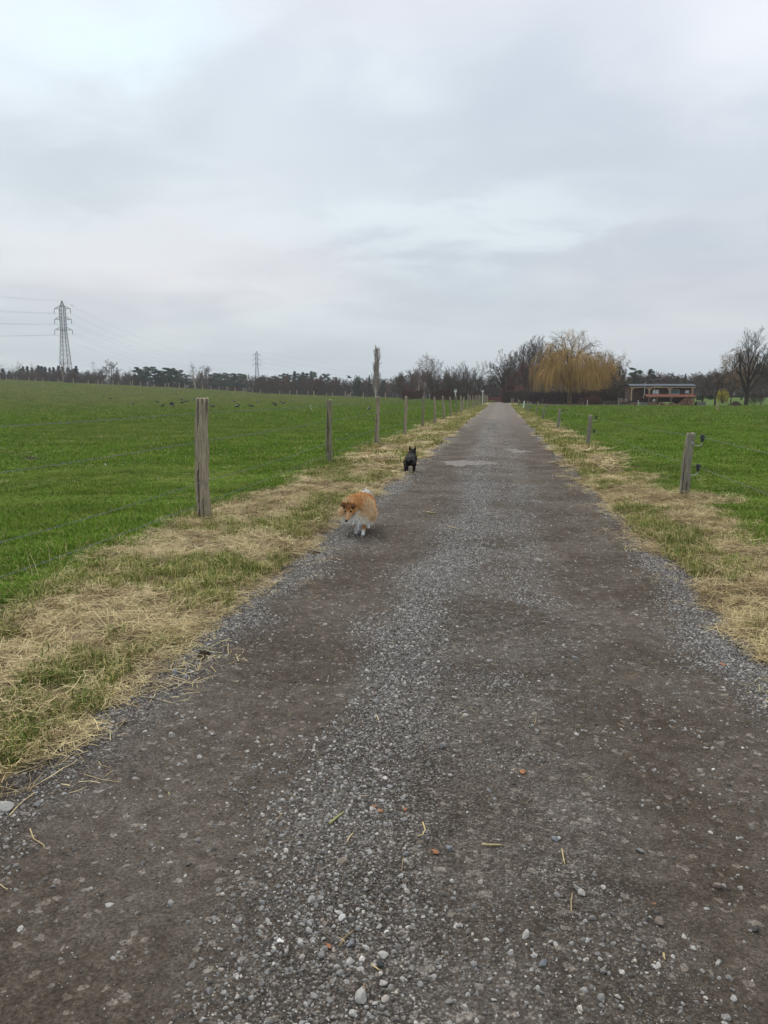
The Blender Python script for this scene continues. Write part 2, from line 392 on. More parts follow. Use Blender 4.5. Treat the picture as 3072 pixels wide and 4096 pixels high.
def land_mat():
    t = MT('meadow_ground', 0.9, 0.1); P = t.pos()
    sp = t.new('ShaderNodeSeparateXYZ'); t.l.new(P, sp.inputs[0]); X = sp.outputs[0]; Y = sp.outputs[1]
    near = t.noise(P, 22, 5, .7); mid = t.noise(t.pos((1, .35, 1)), 2.2, 6, .7); big = t.noise(t.pos((1, .55, 1)), 0.09, 4, .6)
    lump = t.noise(t.pos((.55, .28, 1)), 1.0, 5, .7)
    g = t.ramp(near, [(0.3, (0.040, 0.078, 0.014)), (0.7, (0.095, 0.155, 0.030))])
    g = t.mix(t.mr(mid, .35, .65, .5, 0), g, (0.045, 0.085, 0.018))
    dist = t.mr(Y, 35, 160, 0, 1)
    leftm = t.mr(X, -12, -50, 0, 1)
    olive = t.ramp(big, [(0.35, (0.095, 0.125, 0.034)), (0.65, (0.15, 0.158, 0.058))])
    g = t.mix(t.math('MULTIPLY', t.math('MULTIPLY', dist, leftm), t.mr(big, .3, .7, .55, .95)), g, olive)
    g = t.mix(t.mr(lump, .55, .72, 0, .45), g, t.mix(1.0, g, (0.5, 0.55, 0.5), 'MULTIPLY'))
    # bare earth and litter of the garden edge beyond the right field and of the woodland floor
    soil = t.ramp(t.noise(P, 1.6, 6, .7), [(0.3, (0.045, 0.033, 0.024)), (0.7, (0.12, 0.09, 0.06))])
    edge = t.math('ADD', Y, t.math('MULTIPLY', t.noise(P, .25, 3), 5.0))
    lawn = t.ramp(near, [(0.3, (0.05, 0.10, 0.018)), (0.7, (0.14, 0.20, 0.045))])
    rs = t.mr(X, 3.5, 6, 0, 1)
    g = t.mix(t.math('MULTIPLY', t.mr(edge, 103, 105, 0, 1), rs), g, soil)
    g = t.mix(t.math('MULTIPLY', t.mr(edge, 113, 117, 0, 1), t.mr(X, 18, 24, 0, 1)), g, lawn)
    wl = t.math('SUBTRACT', Y, 168.0); g = t.mix(t.math('MULTIPLY', t.mr(wl, 0, 8), t.mr(X, -12, -4, 0, 1)), g, soil)
    # verge beside the track: mown straw over soil
    wn = t.math('MULTIPLY', t.math('SUBTRACT', t.noise(P, 1.3, 5, .65), .5), 1.6)
    xw = t.math('ADD', X, wn)
    vm = t.math('MULTIPLY', t.mr(xw, -3.75, -3.35, 0, 1), t.mr(xw, 2.9, 2.45, 0, 1))
    vm = t.math('MULTIPLY', vm, t.mr(Y, 150, 158, 1, 0))
    sn = t.noise(P, 45, 5, .75); tuft = t.noise(P, 1.9, 4, .6)
    v = t.ramp(sn, [(0.3, (0.10, 0.072, 0.04)), (0.5, (0.24, 0.18, 0.095)), (0.7, (0.40, 0.32, 0.18))])
    v = t.mix(t.mr(tuft, .5, .62, 0, .75), v, t.ramp(sn, [(0.3, (0.06, 0.085, 0.022)), (0.7, (0.20, 0.23, 0.075))]))
    farv = t.mr(Y, 14, 45, 0, 0.75)
    v = t.mix(farv, v, t.mix(t.mr(tuft, .42, .6), (0.30, 0.25, 0.125), (0.21, 0.225, 0.075)))
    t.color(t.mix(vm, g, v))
    t.bump(t.math('ADD', near, t.math('MULTIPLY', mid, 3.0)), 0.8, 0.03); return t.m
M['land'] = land_mat()
def wood_post(name, c1, c2, moss):
    t = MT(name, 0.9, 0.1); v = t.pos((1, 1, 0.06), True)
    n = t.noise(v, 60, 6, .7, .4); b = t.noise(t.pos((1, 1, .5), True), 7, 4, .6)
    c = t.ramp(n, [(0.32, c1), (0.5, tuple((a+b_)/2 for a, b_ in zip(c1, c2))), (0.68, c2)])
    c = t.mix(t.mr(b, .5, .66, 0, .6), c, moss)
    crack = t.mr(t.noise(t.pos((1, 1, .03), True), 28, 3, .5, .6), .42, .385, 0, .7)
    c = t.mix(crack, c, (0.02, 0.016, 0.012))
    t.color(c); t.bump(t.math('SUBTRACT', t.math('MULTIPLY', n, .7), crack), 0.9, 0.01); return t.m
M['post'] = wood_post('weathered_post_wood', (0.15, 0.122, 0.09), (0.47, 0.395, 0.295), (0.30, 0.26, 0.15))
M['post_green'] = wood_post('algae_post_wood', (0.12, 0.11, 0.07), (0.33, 0.30, 0.20), (0.24, 0.26, 0.10))
M['post_r'] = wood_post('grey_lichen_post_wood', (0.12, 0.108, 0.085), (0.33, 0.305, 0.245), (0.30, 0.265, 0.15))
M['endgrain'] = m_plain('end_grain', (0.34, 0.28, 0.20), .9, .1, .35, 60)
M['wire'] = m_plain('galvanised_wire', (0.18, 0.20, 0.19), .7, .2, .4, 30)
M['black_plastic'] = m_plain('black_plastic', (0.025, 0.027, 0.032), .4, .4, .2)
M['steel'] = m_plain('zinc_steel', (0.42, 0.43, 0.44), .35, .5, .2, metal=.7)
M['pylon'] = m_plain('pylon_steel', (0.085, 0.088, 0.10), .6, .3, .2, 2)
M['cable'] = m_plain('power_cable', (0.16, 0.17, 0.185), .6, .3, .1, 2)
def bark(name, c, var=.4): return m_plain(name, c, .9, .1, var, 3.0, obj=False)
M['bark'] = bark('grey_bark', (0.085, 0.072, 0.058)); M['twig'] = bark('brown_twig', (0.105, 0.085, 0.068))
M['bark_dark'] = bark('dark_bark', (0.05, 0.042, 0.034)); M['twig_dark'] = bark('dark_twig', (0.07, 0.055, 0.045))
M['twig_red'] = bark('reddish_twig', (0.15, 0.08, 0.06)); M['twig_tan'] = bark('tan_twig', (0.24, 0.15, 0.085))
M['bark_pale'] = bark('pale_bark', (0.50, 0.46, 0.37)); M['twig_pale'] = bark('pale_twig', (0.27, 0.215, 0.17))
M['bark_white'] = bark('birch_bark', (0.52, 0.50, 0.47), .25); M['twig_birch'] = bark('birch_twig', (0.16, 0.12, 0.105))
M['bark_willow'] = bark('willow_bark', (0.13, 0.10, 0.06)); 
M['willow'] = m_random('willow_withy', [(0, (0.20, 0.125, 0.045)), (.5, (0.43, 0.27, 0.085)), (1, (0.64, 0.42, 0.13))], .6, posn=(.6, .4))
M['spruce'] = m_random('spruce_needles', [(0, (0.02, 0.04, 0.033)), (1, (0.055, 0.09, 0.068))], .7)
M['pine'] = m_random('pine_needles', [(0, (0.02, 0.045, 0.03)), (1, (0.07, 0.115, 0.07))], .7)
M['bluespruce'] = m_random('blue_spruce_needles', [(0, (0.025, 0.055, 0.055)), (1, (0.07, 0.12, 0.115))], .7)
M['laurel'] = m_random('laurel_leaf', [(0, (0.01, 0.026, 0.014)), (1, (0.035, 0.07, 0.032))], .5)
M['beech'] = m_random('copper_beech_leaf', [(0, (0.07, 0.028, 0.022)), (.6, (0.15, 0.055, 0.04)), (1, (0.27, 0.11, 0.07))], .7)
M['hedge'] = m_random('hedge_twig', [(0, (0.03, 0.024, 0.023)), (.7, (0.085, 0.060, 0.054)), (1, (0.20, 0.10, 0.085))], .8)
M['hedge_red'] = m_random('beech_hedge_leaf', [(0, (0.045, 0.026, 0.022)), (.6, (0.12, 0.058, 0.044)), (1, (0.24, 0.12, 0.085))], .8)
M['yellow'] = m_random('forsythia_flower', [(0, (0.12, 0.11, 0.02)), (.6, (0.38, 0.32, 0.04)), (1, (0.6, 0.5, 0.06))], .7)
M['boards'] = m_plain('dark_stained_boards', (0.088, 0.062, 0.052), .75, .15, .4, 5, stretch=(.3, 1, 3))
M['oak'] = m_plain('pale_oak_beam', (0.40, 0.29, 0.19), .75, .2, .3, 6)
M['oak_dark'] = m_plain('weathered_oak', (0.16, 0.115, 0.08), .8, .2, .3, 6)
M['lead'] = m_plain('zinc_roof_sheet', (0.095, 0.11, 0.13), .7, .2, .15, 3)
M['tile'] = m_random('clay_roof_tile', [(0, (0.26, 0.10, 0.07)), (1, (0.42, 0.19, 0.13))], .8)
M['blind'] = m_plain('white_blind', (0.72, 0.72, 0.74), .6, .3, .05)
M['frame'] = m_plain('pale_window_frame', (0.45, 0.47, 0.48), .5, .3, .1)
M['glass'] = m_plain('dark_window_glass', (0.03, 0.07, 0.08), .08, .6, .2)
M['greyboard'] = m_plain('grey_planks', (0.17, 0.16, 0.145), .9, .1, .35, 8, stretch=(.3, 1, 3))
M['brownboard'] = m_plain('reddish_planks', (0.21, 0.135, 0.095), .85, .15, .35, 8, stretch=(1, 1, 1))
M['log'] = m_random('firewood', [(0, (0.16, 0.085, 0.05)), (.5, (0.34, 0.19, 0.11)), (1, (0.55, 0.37, 0.24))], .85)
M['gate'] = m_plain('red_gate_paint', (0.22, 0.045, 0.045), .6, .3, .25, 8)
M['white'] = m_plain('white_paint', (0.75, 0.75, 0.73), .6, .3, .12, 10)
M['sign'] = m_plain('pale_blue_plate', (0.35, 0.42, 0.50), .5, .3, .1)
M['soil'] = m_plain('dark_soil', (0.055, 0.040, 0.030), .95, .05, .5, 14, bump=.8)
M['terracotta'] = m_plain('terracotta', (0.45, 0.2, 0.11), .8, .2, .2)
M['puddle'] = m_plain('muddy_water', (0.17, 0.155, 0.14), .12, .5, .15, 6)
M['leaf'] = m_plain('orange_dry_leaf', (0.34, 0.15, 0.07), .75, .2, .3, 60)
M['feather'] = m_plain('black_feather', (0.010, 0.010, 0.013), .45, .3, .3, 20)
# ------------------------------------------------------------------ ground sheets
def axis(fine_a, fine_b, step, lo, hi, growth):
    a = list(np.arange(fine_a, fine_b, step)); s = step; x = a[-1]
    while x < hi: s = min(s*growth, 60); x += s; a.append(x)
    s = step; x = a[0]
    while x > lo: s = min(s*growth, 60); x -= s; a.insert(0, x)
    return np.array(a)
def grid(name, xs, ys, zf, mat, label, kind='structure'):
    X, Y = np.meshgrid(xs, ys); Z = zf(X, Y)
    V = np.stack([X.ravel(), Y.ravel(), Z.ravel()], 1); nx, ny = len(xs), len(ys)
    i = np.arange(nx-1)[None, :]+np.arange(ny-1)[:, None]*nx; i = i.ravel()
    Fq = np.stack([i, i+1, i+1+nx, i+nx], 1)
    return tag(link_mesh(name, np_mesh(name, V, Fq, mat, True)), label, None, None, kind)
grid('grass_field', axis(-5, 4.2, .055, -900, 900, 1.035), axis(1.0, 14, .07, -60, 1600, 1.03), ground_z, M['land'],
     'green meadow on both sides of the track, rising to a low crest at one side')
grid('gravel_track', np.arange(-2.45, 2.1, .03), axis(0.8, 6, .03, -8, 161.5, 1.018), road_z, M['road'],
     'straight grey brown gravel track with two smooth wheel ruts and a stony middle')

# ------------------------------------------------------------------ scattering
def scatter(name, P, rot, scl, idx, protos, label, kind='stuff'):
    me = bpy.data.meshes.new(name+'_points'); n = len(P)
    me.vertices.add(n); me.vertices.foreach_set('co', np.asarray(P, np.float32).ravel())
    a = me.attributes.new('rot', 'FLOAT_VECTOR', 'POINT'); a.data.foreach_set('vector', np.asarray(rot, np.float32).ravel())
    a = me.attributes.new('scl', 'FLOAT_VECTOR', 'POINT'); a.data.foreach_set('vector', np.asarray(scl, np.float32).ravel())
    a = me.attributes.new('idx', 'INT', 'POINT'); a.data.foreach_set('value', np.asarray(idx, np.int32))
    o = link_mesh(name, me); tag(o, label, None, None, kind)
    c = bpy.data.collections.new(name+'_pieces')
    for k, m in enumerate(protos): c.objects.link(bpy.data.objects.new('%s_piece_%02d' % (name, k), m))
    g = bpy.data.node_groups.new(name, 'GeometryNodeTree')
    g.interface.new_socket('Geometry', in_out='INPUT', socket_type='NodeSocketGeometry'); g.interface.new_socket('Geometry', in_out='OUTPUT', socket_type='NodeSocketGeometry')
    gi = g.nodes.new('NodeGroupInput'); go = g.nodes.new('NodeGroupOutput')
    ip = g.nodes.new('GeometryNodeInstanceOnPoints'); ci = g.nodes.new('GeometryNodeCollectionInfo'); ci.inputs['Collection'].default_value = c
    ci.inputs['Separate Children'].default_value = True; ci.inputs['Reset Children'].default_value = True
    g.links.new(gi.outputs[0], ip.inputs['Points']); g.links.new(ci.outputs[0], ip.inputs['Instance']); ip.inputs['Pick Instance'].default_value = True
    for nm, ty, so in (('rot', 'FLOAT_VECTOR', 'Rotation'), ('scl', 'FLOAT_VECTOR', 'Scale'), ('idx', 'INT', 'Instance Index')):
        q = g.nodes.new('GeometryNodeInputNamedAttribute'); q.data_type = ty; q.inputs[0].default_value = nm; g.links.new(q.outputs[0], ip.inputs[so])
    g.links.new(ip.outputs[0], go.inputs[0])
    o.modifiers.new('scatter', 'NODES').node_group = g
    return o
def in_view(x, y, ml=1.2, deg=30.0):
    az = np.degrees(np.arctan2(-x, y+0.0))-math.degrees(YAW)
    r = np.hypot(x, y)
    return (np.abs(az) < deg+np.degrees(np.arctan2(ml, r))) & (y > 1.0)
def rand_pts(n, x0, x1, y0, y1, power=0.0):
    x = RNG.uniform(x0, x1, n); u = RNG.random(n)
    y = y0*(y1/y0)**u if power == 1 else (RNG.uniform(y0, y1, n) if power == 0 else np.sqrt(y0**2+(y1**2-y0**2)*u))
    return x, y

# stones -----------------------------------------------------------
def stone_mesh(seed, mat, sub=2, flat=.62, rough=.22, facets=9):
    import bmesh
    r = random.Random(seed); bm = bmesh.new(); bmesh.ops.create_icosphere(bm, subdivisions=sub, radius=.5)
    ax = [(Vector((r.gauss(0, 1), r.gauss(0, 1), r.gauss(0, 1))).normalized(), r.uniform(.24, .40)) for _ in range(facets)]
    sx, sy, sz = r.uniform(.9, 1.25), r.uniform(.7, 1.0), flat*r.uniform(.8, 1.2)
    for v in bm.verts:
        c = v.co.copy()
        for a, d in ax:
            q = c.dot(a)
            if q > d: c -= a*(q-d)*.97
        c += Vector((r.gauss(0, 1), r.gauss(0, 1), r.gauss(0, 1)))*rough*.06
        v.co = Vector((c.x*sx, c.y*sy, c.z*sz))
    me = bpy.data.meshes.new('stone'); bm.to_mesh(me); bm.free(); me.materials.append(mat)
    me.polygons.foreach_set('use_smooth', [False]*len(me.polygons)); return me
stones = [stone_mesh(100+i, M['stone'], 2) for i in range(7)]
grits = [stone_mesh(200+i, M['grit'], 1) for i in range(5)]
def gravel_mask(x, y):
    wob = (fbm(x*.3, y*.22, 77, 3)-.5)*.5
    xw = x+wob
    ridge = np.exp(-((xw+0.44)/0.22)**2)+0.16*np.exp(-((xw-0.15)/0.5)**2)
    edges = 0.8*np.exp(-((xw+1.72)/0.20)**2)+0.8*np.exp(-((xw-1.42)/0.16)**2)
    patch = sstep(.5, .66, fbm(x*1.6, y*1.3, 78, 4)); bare_ = sstep(.50, .36, fbm(x*1.1+9, y*.8, 79, 4))
    rut = np.exp(-((xw+1.12)/.33)**2)+1.1*np.exp(-((xw-.86)/.38)**2)
    return np.clip(0.19+ridge+edges+patch*.30-rut*.55-bare_*.55, 0.03, 1)
def drop_stones(name, protos, n, y0, y1, smin, smed, smax, sig, power, label, maskp=1.0, sink=.25, ml=.8):
    x, y = rand_pts(n, -2.2, 1.8, y0, y1, power)
    k = in_view(x, y, ml, 27) & (x > edge_l(y)-.12) & (x < edge_r(y)+.08) & (RNG.random(n) < gravel_mask(x, y)**maskp)
    x, y = x[k], y[k]; n = len(x)
    s = np.clip(smed*np.exp(RNG.normal(0, sig, n)), smin, smax)
    z = np.maximum(road_z(x, y), ground_z(x, y))+s*(.3-sink)
    P = np.stack([x, y, z], 1)
    rot = np.stack([RNG.normal(0, .45, n), RNG.normal(0, .45, n), RNG.uniform(0, 6.28, n)], 1)
    scl = s[:, None]*np.stack([RNG.uniform(.85, 1.2, n), RNG.uniform(.85, 1.1, n), RNG.uniform(.75, 1.15, n)], 1)
    print(name, n)
    scatter(name, P, rot, scl, RNG.integers(0, len(protos), n), protos, label)
drop_stones('gravel', stones, 185000, 1.3, 5.0, .004, .0083, .026, .50, 2, 'grey gravel stones lying thick along the middle and edges of the track')
drop_stones('grit', grits, 330000, 1.3, 4.4, .002, .0042, .009, .35, 2, 'fine dark grit between the larger stones close by', .5, .2)
drop_stones('mid_gravel', stones, 260000, 5.0, 13.0, .006, .011, .030, .4, 0, 'grey gravel stones on the stretch of track where the long haired dog walks', 1.2, .3)
drop_stones('far_gravel', stones, 110000, 13.0, 45.0, .010, .018, .04, .35, 0, 'pale gravel stones on the more distant stretch of track', 1.3, .3, 2)
drop_stones('pebbles', stones, 8500, 1.4, 16.0, .013, .019, .034, .26, 0, 'scattered bigger pebbles along the whole near track', .25, .3)

# blades and straws ------------------------------------------------
def blade_patch(seed, n, rad, h0, h1, wd, lean, mat, segs=2, flat=False):
    r = random.Random(seed); m = MB()
    for i in range(n):
        a = r.uniform(0, 6.28); q = rad*math.sqrt(r.random()); bx, by = q*math.cos(a), q*math.sin(a)
        h = r.uniform(h0, h1); d = r.uniform(0, 6.28); w_ = wd*r.uniform(.7, 1.3)
        px, py = -math.sin(d)*w_/2, math.cos(d)*w_/2
        if not flat:
            ln = r.uniform(.15, 1)*lean; dx, dy = math.cos(d)*ln*h, math.sin(d)*ln*h
            b0 = len(m.v)
            m.v += [(bx+px, by+py, -.01), (bx-px, by-py, -.01), (bx+dx*.35+px*.8, by+dy*.35+py*.8, h*.6), (bx+dx*.35-px*.8, by+dy*.35-py*.8, h*.6), (bx+dx, by+dy, h*(1-.25*ln))]
            m.f += [(b0, b0+1, b0+3, b0+2), (b0+2, b0+3, b0+4)]
        else:
            z0 = r.uniform(0.0, .035); dz = r.gauss(0, .10)*h; bend = r.gauss(0, .18)*h
            cx, cy = math.cos(d), math.sin(d); b0 = len(m.v)
            for t in (-.5, 0, .5):
                off = bend*(.25-t*t)*2
                X = bx+cx*h*t-cy*off; Y = by+cy*h*t+cx*off; Z = z0+dz*t+(.25-t*t)*abs(r.gauss(0, .05))*h
                m.v += [(X+px, Y+py, Z+w_*.3*r.uniform(-1, 1)), (X-px, Y-py, Z+w_*.3*r.uniform(-1, 1))]
            m.f += [(b0, b0+1, b0+3, b0+2), (b0+2, b0+3, b0+5, b0+4)]
    return m.mesh('blades', mat)
near_tufts = [blade_patch(i, 60, .085, .02, .065, .0040, 1.1, M['blade']) for i in range(4)]
mid_tufts = [blade_patch(20+i, 90, .22, .02, .055, .009, 1.2, M['blade']) for i in range(4)]
far_tufts = [blade_patch(30+i, 70, .55, .03, .085, .024, .9, M['blade']) for i in range(4)]
verge_tufts = [blade_patch(40+i, 34, .06, .03, .10, .0038, 1.5, M['blade_verge']) for i in range(4)]
verge_far = [blade_patch(50+i, 50, .16, .04, .12, .011, .9, M['blade_verge']) for i in range(3)]
straws = [blade_patch(60+i, 60, .12, .03, .15, .0023, 0, M['straw'], flat=True) for i in range(6)]+[blade_patch(70+i, 60, .12, .03, .13, .0022, 0, M['straw_brown'], flat=True) for i in range(2)]
straws_far = [blade_patch(80+i, 46, .28, .10, .30, .0075, 0, M['straw'], flat=True) for i in range(4)]+[blade_patch(90, 40, .26, .08, .26, .007, 0, M['straw_brown'], flat=True)]

def verge_w(x, y):
    """1 on the mown verge, 0 on the meadow"""
    wn = (fbm(x*1.1, y*1.1, 91, 3)-.5)*.8
    return sstep(-3.65, -3.25, x+wn)*sstep(2.8, 2.35, x+wn)*sstep(158, 150, y)
def outside_road(x, y, m=0.0): return (x < edge_l(y)+m) | (x > edge_r(y)-m)
def put_patches(name, protos, x, y, keep, label, s0=.75, s1=1.3, dz=0.0, zs=None, last_frac=0.0, tilt=.12):
    x, y = x[keep], y[keep]; n = len(x); z = ground_z(x, y)+dz
    s = RNG.uniform(s0, s1, n); sz = s if zs is None else s*zs(x, y)
    rot = np.stack([RNG.normal(0, tilt, n), RNG.normal(0, tilt, n), RNG.uniform(0, 6.28, n)], 1)
    idx = RNG.integers(0, len(protos), n); print(name, n)
    scatter(name, np.stack([x, y, z], 1), rot, np.stack([s, s, sz], 1), idx, protos, label)
hgt = lambda x, y: (.45+1.1*sstep(.35, .68, fbm(x*.9, y*.9, 55, 3)))*(1+.9*sstep(.55, .72, fbm(x*.12, y*.25, 56, 3))*sstep(20, 60, y))
# meadow grass
def meadow(name, protos, n, y0, y1, x0, x1, label, rmin, rmax, **k):
    x, y = rand_pts(n, x0, x1, y0, y1, 0); r = np.hypot(x, y)
    keep = in_view(x, y, 1.5, 28) & (verge_w(x, y) < RNG.random(n)) & outside_road(x, y) & (r > rmin) & (r < rmax) & ((x < 0) | (y < 104))
    put_patches(name, protos, x, y, keep, label, zs=hgt, **k)
meadow('near_grass', near_tufts, 150000, 3.0, 17, -14, 9, 'green grass blades of the meadow just behind both fences', 3, 17)
meadow('mid_grass', mid_tufts, 90000, 12, 46, -34, 18, 'green meadow grass in the middle distance', 15.5, 46)
meadow('far_grass', far_tufts, 100000, 36, 150, -100, 46, 'green meadow grass far out towards the crest and the garden', 43, 150)
meadow('crest_grass', far_tufts, 32000, 120, 245, -200, -2, 'meadow grass on the slope just below the crest fence', 145, 300, s0=1.5, s1=2.3)
# verge straw
def verge(name, protos, n, y0, y1, label, dens, green=False, far=False, **k):
    x, y = rand_pts(n, -4.4, 3.5, y0, y1, 0)
    gm = sstep(.53-.08*sstep(9, 30, y)-.03*(x > 0), .63-.08*sstep(9, 30, y)-.03*(x > 0), fbm(x*1.3+3, y*.9, 61, 4)+.08*(1+sstep(6, 20, y))*np.exp(-((x-edge_r(y)-.22)/.2)**2)*1.6+.06*(1+1.6*sstep(8, 24, y))*np.exp(-((x-edge_l(y)+.25)/.3)**2))
    v = verge_w(x, y)
    if green: p = np.clip(gm*.85+.06, 0, 1)*np.clip(v, .25, 1)*(v > .02)
    else: p = v*(1-.78*gm)
    keep = in_view(x, y, 1.2, 28) & outside_road(x, y, .05 if not green else -.03) & (RNG.random(n) < p*dens)
    put_patches(name, protos, x, y, keep, label, **k)
verge('mown_straw', straws, 26000, 2.2, 14, 'tangled pale mown straw lying over both verges', .9, dz=.0, tilt=.16)
verge('distant_straw', straws_far, 15000, 14, 70, 'mown straw along the more distant verges', .8, dz=.0)
verge('verge_grass', verge_tufts, 24000, 2.2, 15, 'yellow green grass tufts growing through the verge straw', .9, True)
verge('distant_verge_grass', verge_far, 30000, 15, 110, 'yellow green grass along the more distant verges', .8, True)
# straw blown over the edges of the gravel
x, y = rand_pts(2600, -2.4, 2.2, 2.4, 18, 0)
dd = np.minimum(np.abs(x-edge_l(y)), np.abs(x-edge_r(y)))
keep = in_view(x, y) & (dd < .34) & (fbm(x*1.2, y*1.6, 66, 3) > .50)
x, y = x[keep], y[keep]; n = len(x)
thin = [blade_patch(300+i, 9, .13, .04, .15, .003, 0, M['straw'], flat=True) for i in range(4)]
scatter('straw_litter', np.stack([x, y, np.maximum(road_z(x, y), ground_z(x, y))-.004], 1), np.stack([0*x, 0*x, RNG.uniform(0, 6.28, n)], 1),
        np.ones((n, 3))*RNG.uniform(.6, 1.3, n)[:, None], RNG.integers(0, 4, n), thin, 'thin straw blown onto the edges of the gravel')
single = [blade_patch(320+i, 1, .01, .03, .07, .0022, 0, M['straw'], flat=True) for i in range(5)]
x, y = rand_pts(230, -1.9, 1.5, 1.4, 16, 0); n = len(x)
scatter('loose_straw', np.stack([x, y, road_z(x, y)], 1), np.stack([0*x, 0*x, RNG.uniform(0, 6.28, n)], 1), np.ones((n, 3))*RNG.uniform(.5, 1.2, n)[:, None],
        RNG.integers(0, 5, n), single, 'single dry straws and bits of stem strewn over the gravel')
# dry stalks standing along the fence line
stalk = [blade_patch(340+i, 2, .03, .16, .30, .0045, .35, M['straw']) for i in range(4)]
x, y = rand_pts(90, -4.0, -3.1, 4.5, 24, 0); n = len(x)
scatter('standing_stalks', np.stack([x, y, ground_z(x, y)], 1), np.stack([RNG.normal(0, .2, n), RNG.normal(0, .2, n), RNG.uniform(0, 6.28, n)], 1),
        np.ones((n, 3))*RNG.uniform(.6, 1.2, n)[:, None], RNG.integers(0, 4, n), stalk, 'dry pale stalks standing under the barbed wire')
# ------------------------------------------------------------------ fences along the track
def rough_post(seed, h, r0, mat, lean=(0, 0), square=False, bulge=0.0, below=.25):
    rr = random.Random(seed); n = 12; rings = 26; V = []; Fc = []
    for i in range(rings):
        t = i/(rings-1); z = -below+(h+below)*t
        for k in range(n):
            a = 2*math.pi*k/n
            if square:
                c, s_ = math.cos(a), math.sin(a); q = 1/max(abs(c), abs(s_)); rad = r0*min(q, 1.22)
            else: rad = r0*(1+.10*math.sin(2*a+seed)+.07*math.sin(3*a+seed*2))
            rad *= 1+.15*(float(vnoise(k*1.3+seed*7, z*6, seed))-.5)*2+.07*(float(vnoise(k*2.9, z*19, seed+5))-.5)*2
            rad *= 1-.12*t+(.10*(1-t)**3)
            if bulge: rad *= 1+bulge*math.exp(-((z/h-.55)/.12)**2)*max(0, math.cos(a-.2))
            zz_ = z+(rr.uniform(-.008, .008) if i == rings-1 else 0)
            V.append((rad*math.cos(a)+lean[0]*z+.012*math.sin(z*4+seed), rad*math.sin(a)+lean[1]*z+.01*math.sin(z*3+seed*2), zz_))
    for i in range(rings-1):
        for k in range(n): Fc.append((i*n+k, i*n+(k+1) % n, (i+1)*n+(k+1) % n, (i+1)*n+k))
    V.append((lean[0]*h, lean[1]*h, h+.006)); c = len(V)-1
    for k in range(n): Fc.append(((rings-1)*n+k, (rings-1)*n+(k+1) % n, c))
    me = bpy.data.meshes.new('post'); me.from_pydata(V, [], Fc); me.update(); me.materials.append(mat); me.materials.append(M['endgrain'])
    for p in me.polygons: p.use_smooth = True
    for p in me.polygons[-n:]: p.material_index = 1; p.use_smooth = False
    return me
def barbed(name, pts, parent, sag=.015, r=.0016, barb_to=26, barbs=True):
    m = MB()
    for i in range(len(pts)-1):
        a, b = Vector(pts[i]), Vector(pts[i+1]); L_ = (b-a).length; n = 7
        P = [a.lerp(b, t/n)+Vector((0, 0, -sag*4*(t/n)*(1-t/n))) for t in range(n+1)]
        near = min(a.y, b.y)
        if near < barb_to:                      # two twisted strands
            k = max(8, int(L_/.045)); Q1 = []; Q2 = []
            side = (b-a).cross(Vector((0, 0, 1))).normalized()
            for j in range(k+1):
                u = j/k; c = a.lerp(b, u)+Vector((0, 0, -sag*4*u*(1-u)+.004*math.sin(u*9+i))); an = j*1.55
                o = side*math.cos(an)*r*.9+Vector((0, 0, 1))*math.sin(an)*r*.9; Q1.append(c+o); Q2.append(c-o)
            m.tube(Q1, r*.72, 4, False); m.tube(Q2, r*.72, 4, False)
            if barbs:
                nb = int(L_/.11)
                for j in range(1, nb):
                    u = j/nb; c = a.lerp(b, u)+Vector((0, 0, -sag*4*u*(1-u)))
                    for q in range(2):
                        v = Vector((random.gauss(0, 1), random.gauss(0, .6), random.gauss(0, 1))).normalized()*.014
                        m.bar(c-v, c+v, .0018)
                    m.ball(c, .0045, 5, 3)
        else: m.tube(P, r*1.5, 3, False)
    return m.build(name, M['wire'], parent)

BL = [(815, 2084), (1320, 1858), (1509, 1783), (1619, 1741), (1691, 1711), (1739, 1696), (1775, 1680), (1804, 1669), (1825, 1658), (1844, 1654)]
PL = []
for px_, py_ in BL:
    p = gp(px_, py_); PL.append((p.x, p.y))
d0 = (PL[1][0]-PL[0][0], PL[1][1]-PL[0][1])
PL = [(PL[0][0]+.02, PL[0][1]-5.6)]+PL
yy = PL[-1][1]; xx = PL[-1][0]
while yy < 149:
    yy += 5.7+.9*math.sin(yy); xx = -3.13+(yy-60)/90*.55; PL.append((xx, yy))
print('left posts', [(round(a, 2), round(b, 2)) for a, b in PL[:11]], len(PL))
fl = tag(empty('barbed_wire_fence', (PL[0][0], PL[0][1], 0)), 'long fence of rough wooden posts and four barbed wires beside the higher meadow', 'fence')
hs = [1.36, 1.385, 1.31, 1.34, 1.36, 1.33, 1.30, 1.32, 1.26, 1.36, 1.33]
for i, (x, y) in enumerate(PL):
    rr = random.Random(i+3); h = hs[i] if i < len(hs) else rr.uniform(1.22, 1.5)
    r = {0: .066, 1: .074, 2: .062, 3: .063}.get(i, rr.uniform(.058, .074))
    mt = M['post_green'] if i in (2, 5, 9) or (i > 10 and rr.random() < .3) else M['post']
    me = rough_post(i*7+1, h, r, mt, (rr.gauss(0, .03) if i != 1 else .012, rr.gauss(0, .02)), bulge=.22 if i == 1 else .05)
    o = link_mesh('post', me, fl, (x-fl.location.x, y-fl.location.y, gz(x, y)))
    if i == 1: o['label'] = 'thick cracked post standing closest, with a knot on its side'
    if i == 2: o['label'] = 'round greenish post, second along the fence'
for hh, j in ((1.255, 0), (.915, 1), (.478, 2), (.235, 3)):
    pts = [(x-fl.location.x+.062, y-fl.location.y, gz(x, y)+min(hh, 1.22)+.012*math.sin(i*2.3+j)) for i, (x, y) in enumerate(PL)]
    barbed('barbed_wire', pts, fl, .012+.02*(j == 2))
